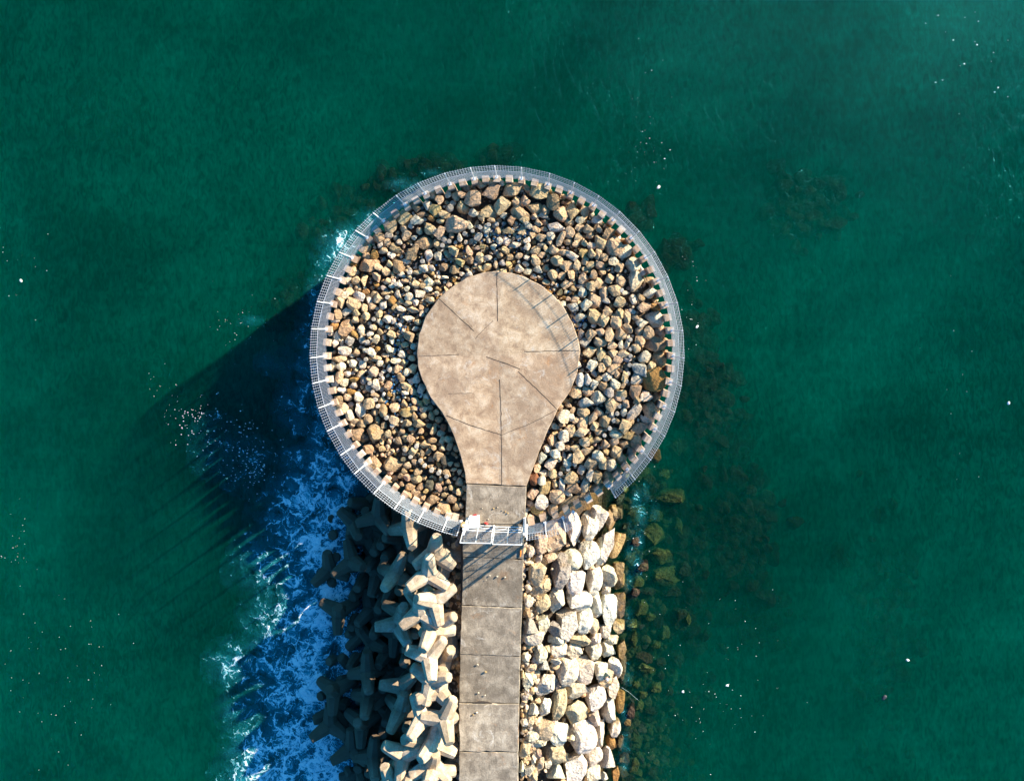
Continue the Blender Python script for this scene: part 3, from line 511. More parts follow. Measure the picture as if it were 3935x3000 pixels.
# angles of the fence posts, read from the survey (clockwise from the gate's left side)
POSTS = [(992, 1127.7), (961.5, 1120.6), (910.6, 1103), (863.9, 1074.8), (821, 1044), (782.5, 1002.6), (756, 963.5), (730.7, 913.7), (714.4, 867), (705, 817), (703, 766), (703, 708), (714.5, 653.4), (731.7, 600.5), (752, 550.6), (780, 502), (819, 468), (870, 437.8), (914.7, 415.5), (968.6, 395), (1020.5, 385),
         (1069, 385), (1122, 389), (1178.6, 399), (1227, 419), (1276, 444), (1315, 478), (1355, 515), (1386, 556), (1413, 605), (1429, 657), (1442.7, 711.4), (1444.7, 766), (1437.6, 821), (1426, 873), (1410, 922.8), (1385.7, 973), (1353, 1011.8), (1313.5, 1048)]
def pang(p): return math.atan2(-(p[1] - CY), p[0] - CX)
pa = [pang(p) for p in POSTS]
ZP = .25
Rw = RR * S * (H - ZP) / H
ctrp = P(CX, CY, ZP)
def ring(a, r=Rw, z=ZP): return Vector((ctrp.x + r * math.cos(a), ctrp.y + r * math.sin(a), z))
angs = []
un = [pa[0]]
for a in pa[1:]:
    while a > un[-1]: a -= 2 * PI
    un.append(a)
for i in range(len(un) - 1):
    angs.append((un[i], True)); angs.append(((un[i] + un[i + 1]) / 2, False))
angs.append((un[-1], True))
a = un[-1]
for k in range(8): a -= math.radians(4.1); angs.append((a, False))
pi = []
for (a, post) in angs:
    Xp = PX(*ring(a).xy, ZP)
    if 990 < Xp[0] < 1135 and Xp[1] > 1000: continue
    o = bpy.data.objects.new('concrete_pile', R.choice(pile_mesh)); C.objects.link(o)
    o.location = ring(a, Rw + .08 + R.uniform(-.04, .04), ZP - .16 + R.uniform(-.14, .08)); o.rotation_euler.z = a + R.uniform(-.06, .06)
    tag(o, None, 'pile', 'square concrete piles ringing the stone fill')
    w = 'concrete pile with fence post' if post else 'bare square concrete pile'
    w2 = 'concrete piles with fence posts' if post else 'bare square concrete piles'
    pl, ang = clock(o.location.x, o.location.y); pi.append((o, w, w2, pl, ang))
uniq(pi, 'clockwise')
mb = MB(); pts = [ring(a0, Rw - .30, -1.3) for a0 in [k * 2 * PI / 88 for k in range(89)]]
for p, q in zip(pts[:-1], pts[1:]): mb.bar(p, q, .07)
tag(mb.build('ring_beam', M['rust']), 'thin rusty steel beam running round behind the concrete piles', 'beam')

STUB = {'A': '1915 755;2005 725;1750 820;1835 790;1515 945;1300 1110;1165 1230;1025 1355;930 1495;880 1570;1585 900;1390 1050',
        'C': '785 210;735 370;705 635;740 890;775 980;800 1060;920 1255;980 1335;715 545;830 1130;760 290;720 450', 'E': '1115 215;1175 290;1400 430;1560 495;1325 380;1475 460;1280 330;1240 180',
        'D': '1440 425;1440 525;1440 600;1430 695;1415 785;1400 870;1360 1045;1330 1130;1300 1210;1265 1285;1220 1365;1165 1440', 'F': '850 370;780 420;700 470', 'B': '75 725;160 715;1485 1420'}
stub_items = []
mb = MB(); mb.tube([(0, 0, -2), (0, 0, -.03), (0, 0, 0)], [.19, .19, .165], 14); stub_me = bpy.data.meshes.new('round_post'); stub_me.from_pydata([tuple(q) for q in mb.v], [], mb.f); stub_me.materials.append(M['stub'])
for cr, s in STUB.items():
    for e in s.split(';'):
        x, y = map(float, e.split()); X, Y = crop(cr, x, y); p = P(X, Y, -.35)
        o = bpy.data.objects.new('round_post', stub_me); C.objects.link(o); o.location = (p.x, p.y, -.35 + R.uniform(-.12, .15) - .8 * max(0, -(crib_z(p.x, p.y) + .95)))
        o.rotation_euler = (R.uniform(-.08, .08), R.uniform(-.08, .08), R.uniform(0, 3)); o.scale = (R.uniform(.9, 1.1),) * 2 + (1,)
        tag(o, None, 'post', 'round concrete stubs standing among the rocks')
        pl, ang = clock(p.x, p.y); stub_items.append((o, 'round concrete stub among the rocks', 'round concrete stubs among the rocks', pl, ang))
uniq(stub_items, 'clockwise')

# ---------------------------------------------------------------- fence
HF = 3.7
def fence(name, pts, label, posts=True):
    """pts: ring points at the pile tops, with the outward direction of each"""
    root = empty(name, pts[0][0]); tag(root, label, 'fence')
    def prof(base, out, h):
        t = h / HF
        return base + Vector((0, 0, h)) + out * (.16 + (.08 * max(0, t - .62) ** 1.4 / (.38 ** 1.4)))
    for i, (b, out) in enumerate(pts):
        if not posts: break
        mb = MB(); hs_ = [-.9, 0, .9, 1.8, 2.4, 3.0, 3.4, 3.75]; l = [prof(b, out, h) for h in hs_]
        l[0] = b + out * .16 + Vector((0, 0, -.9))
        mb.tube(l, .05, 8); mb.box(b + out * .16 + Vector((0, 0, .03)), .26, .26, .04, math.atan2(out.y, out.x))
        par(mb.build('post', M['white' if b.x < 0 else 'steel']), root)  # white for sunlit posts, grey for shaded ones: light put into the material
    for i in range(len(pts) - 1):
        (b0, o0), (b1, o1) = pts[i], pts[i + 1]; L = (b1 - b0).length
        lo_, hi_ = MB(), MB(); off = .05
        n = max(2, round(L / .215))
        def at(t, h): 
            o_ = (o0.lerp(o1, t)).normalized(); return prof(b0.lerp(b1, t), o_, h) + o_ * (off + .02 * noise.noise(Vector((t * 4 + i, h, 0))))
        for k in range(n + 1):
            t = k / n
            hi_.tube([at(t, 2.2), at(t, 2.9), at(t, 3.4), at(t, 3.92) + Vector((0, 0, R.uniform(-.05, .05)))], .015, 3)
        for h in (2.35, 2.8, 3.25, 3.7): hi_.tube([at(0, h), at(.5, h), at(1, h)], .014 if h < 3.5 else .02, 3)
        for k in range(2 * n + 1): t = k / (2 * n); lo_.tube([at(t, -.55), at(t, 2.3)], .009, 3)
        for k in range(14):
            h = -.5 + k * .205; lo_.tube([at(0, h), at(.5, h), at(1, h)], .009, 3)
        lo_.tube([at(0, 2.3), at(1, 2.3)], .018, 4)
        par(lo_.build('fine_mesh_panel', M['wire']), root); par(hi_.build('coarse_mesh_panel', M['wire']), root)
    return root
fp = []
for a in un:
    out = Vector((math.cos(a), math.sin(a), 0)); fp.append((ring(a), out))
fence('mesh_fence', fp, 'long curved wire mesh fence standing on the piles around the rocks')
fb = []
for X, Y in ((1133, 1127), (1172, 1121), (1210, 1110), (1232, 1098)):
    a = pang((X, Y)); b = P(X, Y, ZP); fb.append((b, Vector((math.cos(a), math.sin(a), 0))))
fence('mesh_fence', fb, 'short bent wire mesh fence from the gate to the white boulders')

# ---------------------------------------------------------------- gate
def gate_leaf(x0, x1, y, hinge, label):
    p0, p1 = P(x0, y, 0), P(x1, y + 1.2, 0); root = empty('gate_leaf', p0); tag(root, label, 'gate', 'white double gate across the walkway')
    ht = 4.1; lean = Vector((0, -.28, 0))
    def g(t, h): return p0.lerp(p1, t) + Vector((0, 0, .12 + h)) + lean * (h / ht)
    mb = MB()
    for h, w in ((0, .055), (.75, .045), (1.25, .06), (ht, .06)): mb.bar(g(0, h), g(1, h), w * 1.05)
    for t in (0, .5, 1): mb.bar(g(t, 0), g(t, ht), .06)
    par(mb.build('frame', M['white']), root)
    mb = MB()
    for k in range(1, 22): mb.tube([g(k / 22, 1.25), g(k / 22, ht)], .011, 3)
    for k in range(1, 8): mb.tube([g(0, 1.25 + k * .38), g(1, 1.25 + k * .38)], .01, 3)
    par(mb.build('infill_bars', M['wire']), root)
    mb = MB()
    for c in (.25, .75):
        pts = [g(c - .2 + .4 * k / 8, .38 + .25 * math.sin(PI * k / 8)) for k in range(9)]; mb.tube(pts, .03, 5)
    par(mb.build('brace', M['steel']), root)
    mb = MB(); mb.box(g(hinge, 2.2) + Vector((0, .06, 0)), .14, .1, .3); par(mb.build('latch', M['steel']), root)
gate_leaf(1000, 1062, 1129, 1, 'white barred gate leaf next to the wooden post, box behind it')
gate_leaf(1065, 1124, 1132, 0, 'white barred gate leaf next to the short bent fence')
mb = MB(); mb.tube([P(997, 1129, -.6), P(997, 1129, 4.2), P(997, 1129, 4.3)], [.26, .25, .2], 14)
g0 = empty('gate_post', P(997, 1129, 0)); tag(g0, 'thick round wooden gate post at the end of the long fence', 'post')
par(mb.build('wooden_pole', M['wood']), g0)
mb = MB(); mb.box(P(1002, 1129, 2.1) + Vector((0, -.1, 0)), .16, .3, 4.2); mb.box(P(1002, 1129, 4.3) + Vector((0, -.16, 0)), .5, .4, .06); par(mb.build('hinge_plate', M['white']), g0)
mb = MB(); mb.box(P(1128, 1131, 2.2), .16, .16, 4.8); mb.box(P(1131, 1133, 2.4), .08, .5, 4.3)
tag(mb.build('gate_post', M['white']), 'slim white steel gate post beside the short bent fence', 'post')
# the wide grille standing over the gate that throws the broad shadow
mb = MB(); mb.tube([P(1063, 1131, 0), P(1063, 1131, 4.4) + Vector((0, -.28, 0))], .09, 6)
tag(mb.build('gate_post', M['white']), 'slender white stop post where the two gate leaves meet', 'post')

# ---------------------------------------------------------------- things lying on the concrete
b = P(1022, 1118, 0); bx = empty('storage_box', b); tag(bx, 'white plastic box standing just inside the gate', 'box')
mb = MB(); mb.box(b + Vector((0, 0, .4)), .86, .8, .8, .05); o = mb.build('box_body', M['litter']); par(o, bx)
mb = MB(); mb.box(b + Vector((0, 0, .83)), .92, .86, .07, .05); o = mb.build('lid', M['litter']); par(o, bx)
for X, Y, sx, sy, lab in ((1024, 1108.5, .55, .3, 'crumpled red bag behind the white box'), (1046, 1125, .42, .16, 'flat red scrap lying against the gate')):
    v, f = rock_shape(int(X), 3, 6, .12); p = P(X, Y, .05)
    o = mesh_obj('red_bag', [Vector((q.x * sx / 2, q.y * sy / 2, (q.z + .7) * .16)) for q in v], f, M['red'], smooth=True, loc=(p.x, p.y, -.02)); o.rotation_euler.z = -.4; tag(o, lab, 'bag')
v, f = rock_shape(77, 3, 6, .1); p = P(1119, 1282, 0)
mb = MB(); mb.tube([P(1120.5, 1180, .04), P(1120.5, 1189, .04), P(1120, 1197, .04)], [.05, .07, .05], 6)
tag(mb.build('plank', M['orange']), 'short orange stick lying at the edge of the walkway', 'stick')
lit = [(1062, 1094, .13), (1071, 1091, .1), (1081, 1098, .1), (1088, 1100, .14), (1038, 1093, .09), (1051, 1117, .12), (1093, 1104, .16), (1060, 1152 + 8, .12), (1055, 1238, .14), (1040, 1240, .12), (1070, 1240, .16), (1087, 1241, .14), (1047, 1232, .08), (1046, 1247, .08), (1028, 1429, .16), (1046, 1445, .2), (1044, 1495, .12), (1026, 1532, .18), (1018, 1537, .16), (1030, 1490, .14), (1170, 777, .0)]
li = []
for k, (X, Y, s) in enumerate(lit):
    if not s: continue
    p = P(X, Y, 0); v, f = rock_shape(900 + k, 2, 6, .1); t = 'W' if k % 3 else 'y'
    o = mesh_obj('pebble', [Vector((q.x * s / 2 * 1.3, q.y * s / 2, q.z * s / 3)) for q in v], f, M['rock'], smooth=True, loc=(p.x, p.y, .0 + s * .2)); o.color = (*TONES[t], 1)
    where = 'on the slab behind the gate' if Y < 1126 else 'just before the gate' if Y < 1300 else 'on the far walkway slabs'
    tag(o, None, 'pebble', 'pebbles and scraps on the concrete'); li.append((o, f'tiny {TWORD[t]} pebble {where}', f'tiny {TWORD[t]} pebbles {where}', '', Y + X * .001))
uniq(li, 'from the platform')
for q in li: q[0]['label'] = q[0]['label'].strip()

# ---------------------------------------------------------------- boulders on the sheltered side
BO = {'G': '1200 420 150 230 0 t;1410 400 270 330 15 t;1585 240 170 390 8 W;1760 240 210 320 5 W;1890 110 200 300 20 w;2030 150 120 260 10 b;2120 430 130 320 22 y;1985 440 150 360 14 W;1760 560 240 340 0 W;1930 540 150 340 12 W;1550 640 230 210 30 w;1060 540 90 120 0 w;1170 610 80 100 0 g;1300 600 150 110 0 t;1410 800 220 380 10 g;1160 770 200 270 10 t;1185 970 270 160 -15 t;1620 880 230 280 0 W;1820 900 190 320 8 W;2010 800 190 290 0 w;2140 730 130 180 0 b;2140 890 150 180 0 b;1990 1000 110 110 0 w;1640 1110 300 270 20 W;2010 1240 190 390 5 W;2150 1150 130 300 0 k;1050 1130 110 120 0 w;1200 1150 190 240 0 t;1410 1130 220 270 0 w;1860 1170 160 290 0 W;1490 1390 240 320 10 w;1690 1380 230 290 0 W;1830 1450 160 250 0 t;1350 1450 150 200 0 g;1210 1400 150 180 0 w;1060 1460 170 230 -10 g;1030 1280 100 120 0 b;1980 1480 130 150 0 w;2130 1430 150 160 0 t;1120 1560 260 150 -10 w;1400 1590 210 140 0 w;1650 1590 250 160 0 t;1850 1600 150 140 0 w;2040 1610 180 120 0 w;2080 70 120 200 0 b;1000 60 80 120 0 w;1300 500 60 70 0 w',
      'H': '1975 400 190 210 0 t;1170 20 80 60 0 w;1270 60 90 90 0 t;1410 70 200 160 0 w;1620 80 210 170 0 w;1820 90 180 200 0 w;2000 60 180 170 0 w;2160 50 110 200 0 b;1180 140 150 170 0 w;1010 155 100 120 0 w;1220 260 140 150 0 g;1080 290 130 80 0 t;1370 200 120 90 0 w;1480 340 270 320 10 w;1720 290 240 290 0 w;1920 300 150 200 0 W;2070 260 180 290 0 W;1050 450 140 200 0 w;1250 500 250 210 0 w;1410 500 90 90 0 g;1620 540 310 200 -15 w;1840 640 240 300 0 W;2050 500 150 230 0 w;1245 765 130 190 0 W;1100 800 120 150 0 w;1390 740 180 360 10 t;1620 840 310 320 30 t;2020 780 200 330 0 w;2150 650 110 280 0 o;1850 900 150 200 0 w;990 950 110 80 0 w;1240 1010 230 220 0 t;1410 1080 220 260 0 W;1090 1100 140 140 20 w;1180 1190 180 120 0 w;1670 1160 330 310 0 W;1900 1080 150 350 10 w;2070 1020 150 200 0 w;1380 1330 310 230 0 t;1820 1340 200 220 0 w;1990 1400 180 280 0 w;2050 1190 130 160 0 o;1000 1280 130 180 0 t;1170 1330 100 90 0 p;1110 1410 60 110 0 w;1190 1450 90 140 0 t;1270 1440 90 80 0 w;1370 1560 200 190 0 w;1590 1490 280 300 0 W;1820 1560 180 200 0 w;1040 1520 100 90 0 g;960 1500 70 150 0 w;1110 1590 110 100 0 t;1950 1600 100 100 0 w;2090 1560 90 160 0 o;1060 930 90 130 0 t;970 380 60 110 0 t'}
XR = P(1122, 1400, 0).x
def bank_z(x, y):
    return -.75 - max(0, x - XR - .6) * .57
bo = []
bh = Hash(2.0)
for cr, s in BO.items():
    for x, y, w, h, a, t in parse(s):
        X, Y = crop(cr, x, y); z = -2
        for _ in range(4): p = P(X, Y, z); z = bank_z(p.x, p.y)
        k = (H - z) / H; w, h = csize(cr, w) * k * 1.22, csize(cr, h) * k * 1.22
        bh.add(p.x, p.y, (w + h) / 4); bt = {'W': (.92, .83, .66), 'w': (.80, .68, .50), 't': (.64, .48, .30)}.get(t)
        v = .75 * min(w, h) + .25 * max(w, h)
        o = place_rock(BOULD, 'boulder', p.x, p.y, z - .12 * v, w, h, v, -math.radians(a), t, .18)
        if bt: o.color = (*jit(bt, .06), 1)
        bo.append((o, t, max(w, h), max(w, h) / min(w, h), X, Y))
for k in range(26):                                     # the bank goes on beyond the picture
    X, Y = 1135 + R.random() * 190, R.uniform(1690, 1760); z = -2
    for _ in range(4): p = P(X, Y, z); z = bank_z(p.x, p.y)
    if not bh.ok(p.x, p.y, .8, .7): continue
    bh.add(p.x, p.y, .8); w, h = R.uniform(1.4, 2.2), R.uniform(1.4, 2.4); t = R.choice('wWtw')
    o = place_rock(BOULD, 'boulder', p.x, p.y, z - .3, w, h, 1.6, R.uniform(0, 3), t, .2); bo.append((o, t, h, 1, X, Y))
bi = []
YS = [(1128, 'level with the gate'), (1204, 'by the first walkway slab'), (1308, 'by the second walkway slab'), (1413, 'by the third walkway slab'), (1514, 'by the fourth walkway slab'), (1618, 'by the fifth walkway slab'), (9999, 'by the last walkway slab')]
for o, t, s, asp, X, Y in bo:
    where = 'below the gate'
    for yl, nm in YS:
        if Y < yl: where = nm; break
    u = (X - 1125) / 215
    col = 'walkway-edge' if u < .22 else 'upper-bank' if u < .5 else 'lower-bank' if u < .82 else 'waterline'
    sz = 'huge' if s > 2.3 else 'big' if s > 1.5 else 'middling' if s > .9 else 'small'
    tag(o, None, 'boulder', 'pale boulders on the bank beside the walkway')
    bi.append((o, f'{sz} {TWORD[t]} {col} boulder', f'{sz} {TWORD[t]} {col} boulders', where, Y))
uniq(bi, 'from the gate')
# small stones stuffed between boulders and along both walkway edges
V, F, Cc = [], [], []
for k in range(520):
    X, Y = R.uniform(1122, 1160) if k % 3 else R.uniform(1122, 1300), R.uniform(1135, 1750); z = -1.2
    for _ in range(3): p = P(X, Y, z); z = bank_z(p.x, p.y) - .25
    r = R.uniform(.25, .7); stuff_add(V, F, Cc, R.choice(RUB), p.x, p.y, z - R.uniform(0, .35), r, r * R.uniform(.7, 1.2), r * .8, R.uniform(0, 3), R.choice('wwttbg'))
for k in range(420):
    X, Y = R.uniform(958, 992), R.uniform(1140, 1750); z = -1.25 - (992 - X) * .03; p = P(X, Y, z)
    r = R.uniform(.3, .85); stuff_add(V, F, Cc, R.choice(RUB), p.x, p.y, z - R.uniform(0, .5), r, r * R.uniform(.7, 1.2), r * .8, R.uniform(0, 3), R.choice('ggtbbk'))
tag(stuff_build('rubble', V, F, Cc, M['rubble']), 'small stones wedged along both edges of the walkway', 'rubble', kind='stuff')

# ---------------------------------------------------------------- tetrapods
T4 = [Vector((0, 0, 1))] + [Vector((math.sqrt(8 / 9) * math.cos(k * 2 * PI / 3), math.sqrt(8 / 9) * math.sin(k * 2 * PI / 3), -1 / 3)) for k in range(3)]
def tetra_mesh(seed):
    r = random.Random(seed); mb = MB()
    for d in T4:
        a = d.orthogonal().normalized(); b_ = d.cross(a); rings = []
        for rad, dist in ((.50, 0), (.70, .32), (.665, .62), (.47, 1.86), (.44, 1.98), (.37, 2.06)):
            rings.append([d * dist * 1.0 + (a * math.cos(PI / 8 + k * PI / 4) + b_ * math.sin(PI / 8 + k * PI / 4)) * rad * r.uniform(.985, 1.015) for k in range(8)])
        V = [v for g in rings for v in g]; F = []
        for i in range(5):
            for k in range(8): F.append((i * 8 + k, i * 8 + (k + 1) % 8, (i + 1) * 8 + (k + 1) % 8, (i + 1) * 8 + k))
        F.append(tuple(range(40, 48))); mb.add(V, F)
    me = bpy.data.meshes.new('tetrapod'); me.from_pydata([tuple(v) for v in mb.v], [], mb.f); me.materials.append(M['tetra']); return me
TM = [tetra_mesh(k) for k in range(4)]
def tquat(u, v):
    """rotation that points leg 0 along u and leg 1 as nearly as possible along v"""
    u = Vector(u).normalized(); v = Vector(v); v = (v - u * v.dot(u)).normalized()
    a = T4[0]; b_ = (T4[1] - a * T4[1].dot(a)).normalized()
    m1 = Matrix((a, b_, a.cross(b_))).transposed(); m2 = Matrix((u, v, u.cross(v))).transposed()
    return (m2 @ m1.inverted()).to_quaternion()
tetras = []; th = Hash(3)
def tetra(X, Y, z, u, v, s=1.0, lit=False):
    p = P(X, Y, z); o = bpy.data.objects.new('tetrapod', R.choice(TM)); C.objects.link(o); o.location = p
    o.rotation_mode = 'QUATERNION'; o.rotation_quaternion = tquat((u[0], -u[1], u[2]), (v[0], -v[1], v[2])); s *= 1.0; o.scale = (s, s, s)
    qm = o.rotation_quaternion.to_matrix(); xl = P(989, Y, 0).x; ex = 0
    for t4 in T4:
        tp = p + qm @ (t4 * 2.06 * s)
        if tp.z > -1.4: ex = max(ex, tp.x + .28 - xl)
    if 0 < ex < 4: p.x -= ex; o.location = p
    tetras.append((o, X, Y, lit)); th.add(p.x, p.y, 1.15); return o
def I(x, y): return crop('I', x, y)
def J(x, y): return crop('J', x, y)
def tz(X): return .6 - (985 - X) * .026
# surveyed ones; u, v = picture direction of two legs (x, y down, z up)
SV = [(I(1640, 540), .5, (1, .75, .1), (-.3, -.9, .35)), (I(1560, 790), .9, (.15, -1, .6), (1, .6, .15)), (I(1470, 1250), .5, (0, -1, .75), (.9, .4, .3)),
      (I(1760, 1120), .7, (.25, 1, .2), (-.7, -.6, .6)), (I(1690, 1400), -.3, (-.6, .7, .75), (.7, -.6, .1)), (I(1760, 1480), .3, (-.25, .5, .9), (1, .1, -.1)),
      (I(1200, 1400), -1.1, (-1, .05, .25), (.15, -1, .3)), (J(1570, 140), .6, (-1, -.35, .15), (.85, -.9, .15)), (J(1600, 420), .1, (-.9, -.7, .2), (1, .05, .3)),
      (J(1700, 560), .0, (.2, -1, .1), (-1, .35, .4)), (J(1760, 900), .8, (.4, -1, .15), (-.1, 1, .35)), (J(1500, 880), .2, (-.5, .5, .8), (1, -.2, .1)), (J(1770, 1180), .5, (-.5, .25, .95), (.2, -1, 0)),
      (J(1260, 1330), .0, (-1, -.7, .35), (1, -.35, .3)), (J(1610, 1440), .4, (.9, .9, .15), (-1, -.1, .1)), (J(1850, 1560), .6, (-.05, -.2, 1), (1, 0, 0)), (J(1360, 1610), .1, (-.1, -.1, 1), (0, 1, 0)), (J(1110, 1640), -.3, (-.2, -.9, .5), (1, .4, .2)),
      (J(1480, 1150), -.2, (-.7, -.4, .7), (.8, .6, .2)), (I(1330, 240), -.9, (-.05, -1, .4), (.2, 1, .3)), (I(1160, 800), -1.5, (.4, -.9, .1), (-.5, 1, .2)), (I(1250, 1270), -1.6, (0, 1, .3), (.1, -1, .2)),
      (I(680, 200), -4.7, (-.9, -.9, .2), (.8, .8, .3)), (I(640, 650), -4.2, (-.9, .6, .3), (.9, -.3, .3)), (I(480, 1250), -4.4, (0, 1, .2), (.1, -1, .3)), (J(420, 560), -4.2, (0, 1, .2), (0, -1, .3)), (J(840, 620), -3.2, (0, -1, .25), (0, 1, .25)),
      (J(830, 330), -3.1, (0, -1, .2), (.1, 1, .2)), (J(380, 960), -4.6, (0, -1, .2), (.6, .5, .2)), (J(1250, 500), -1.5, (-1, -.2, .3), (.3, 1, .3)), (J(640, 1250), -3.9, (0, -1, .2), (.8, .6, .4)), (J(900, 1350), -2.9, (.1, -1, .2), (0, 1, .1)), (J(760, 950), -3.4, (0, 1, .2), (0, -1, .2)),
      (I(960, 100), -3.0, (.1, -1, .4), (.6, .9, .4)), (I(1450, 1140), -.8, (.9, .1, .3), (-.9, -.6, .2)), (J(1230, 780), -1.4, (-.4, .7, .8), (.3, -1, .2))]
for (X, Y), z, u, v in SV: tetra(X, Y, z + (.55 if z > -.4 else -.4), u, v, 1.0, X > 905)
TIPS = [I(1140, 265), I(975, 480), I(885, 565), I(1025, 630), I(1350, 640), I(810, 755), I(1000, 730), I(685, 1000), I(630, 1110), I(1190, 1040), I(940, 1260), I(610, 1470), I(340, 1470), I(885, 1570), I(1380, 1560), J(1250, 260), J(600, 300), J(940, 290), J(990, 570), J(510, 770), J(1000, 1110), J(1030, 980), J(700, 1530), J(860, 1220), J(1280, 1060), J(640, 1000), J(1190, 1560), J(820, 1600)]
for X, Y in TIPS:
    zt = tz(X) + .7; yaw = R.uniform(0, 6.28); tl = R.uniform(.1, .5); u = Vector((-.6 * tl, .7 * tl, 1)).normalized()
    k = (H - zt) / H; p = P(X, Y, zt) - Vector((u.x, -u.y, u.z)) * 2.2; Xc, Yc = PX(p.x, p.y, p.z)
    tetra(Xc, Yc, p.z, tuple(u), (math.cos(yaw), math.sin(yaw), 0), 1.0, X > 905)
for (X, Y, z, u) in ((*I(420, 320), -6.2, (0, 0, 1)), (*I(450, 585), -6.3, (.1, 0, 1)), (*I(400, 110), -6.5, (.3, .2, 1)), (*I(220, 880), -5.6, (-.9, .8, .55)), (*J(240, 890), -5.6, (-1, .2, .5)), (*J(290, 600), -6.3, (-.3, 0, 1)), (*I(610, 20), -6.3, (0, 0, 1)), (*crop('I', -190, 100), -7.6, (.2, 0, 1)), (*crop('I', -80, 400), -7.7, (.1, .9, .5))):
    p = P(X, Y, z) - Vector((u[0], -u[1], u[2])).normalized() * 1.5; Xc, Yc = PX(p.x, p.y, p.z); tetra(Xc, Yc, p.z, u, (1, .2, 0), 1.0)
n = 0; tries = 0
while tries < 2500 and n < 100:
    tries += 1; X, Y = R.uniform(705, 965), R.uniform(1085, 1760)
    if Y < 1180 and X > 780 + (Y - 1060) * 1.2: continue
    z = tz(X) - 1.6; p = P(X, Y, z)
    if not th.ok(p.x, p.y, 1.15, .60): continue
    u = Vector((R.gauss(0, 1), R.gauss(0, 1), R.gauss(0, .6))); v = Vector((R.gauss(0, 1), R.gauss(0, 1), .2)); tetra(X, Y, z, tuple(u.normalized()), tuple(v), 1.0); n += 1
ti = []
for o, X, Y, lit_ in tetras:
    where = 'just past the gate'
    for yl, nm in YS[1:]:
        if Y < yl: where = nm; break
    u = (985 - X)
    w = 'pale walkway-side tetrapod' if u < 75 else 'grey mid-pile tetrapod' if u < 170 else 'dark surf-edge tetrapod' if u < 290 else 'wet half-sunk tetrapod'
    tag(o, None, 'tetrapod', 'concrete tetrapods piled beside the walkway'); ti.append((o, w, w.replace('tetrapod', 'tetrapods'), where, Y))
uniq(ti, 'from the gate')
# paint on three of the tetrapods (spray-painted cap, streaks)
def leg_tip(o, leg, d=2.062): return o.location + o.rotation_quaternion @ (T4[leg] * d), o.rotation_quaternion @ T4[leg]
bpy.context.view_layer.update()
o = tetras[2][0]; c, d = leg_tip(o, 0)
mb = MB(); mb.tube([c - d * .02, c + d * .006], [.39, .375], 8); q = mb.build('painted_cap', M['cyan']); q.parent = o
q.matrix_parent_inverse = Matrix.LocRotScale(o.location, o.rotation_quaternion, o.scale).inverted()
cu = bpy.data.curves.new('letters', 'FONT'); cu.body = 'AS'; cu.size = .34; cu.extrude = .006; cu.align_x = 'CENTER'; cu.align_y = 'CENTER'
tx = bpy.data.objects.new('painted_letters', cu); C.objects.link(tx); cu.materials.append(M['red'])
tx.parent = q; tx.matrix_parent_inverse = Matrix.Identity(4)
tx.location = c + d * .012; tx.rotation_mode = 'QUATERNION'; zq = Vector(d); yq = (Vector((0, 1, 0)) - zq * zq.y).normalized(); xq = yq.cross(zq)
tx.rotation_quaternion = Matrix((xq, yq, zq)).transposed().to_quaternion()
bpy.context.view_layer.update(); me = bpy.data.meshes.new_from_object(tx); t2 = bpy.data.objects.new('painted_letters', me); C.objects.link(t2); mw = tx.matrix_basis.copy()
bpy.data.objects.remove(tx); t2.name = 'painted_letters'; t2.parent = q; t2.matrix_parent_inverse = q.matrix_world.inverted(); t2.matrix_basis = mw

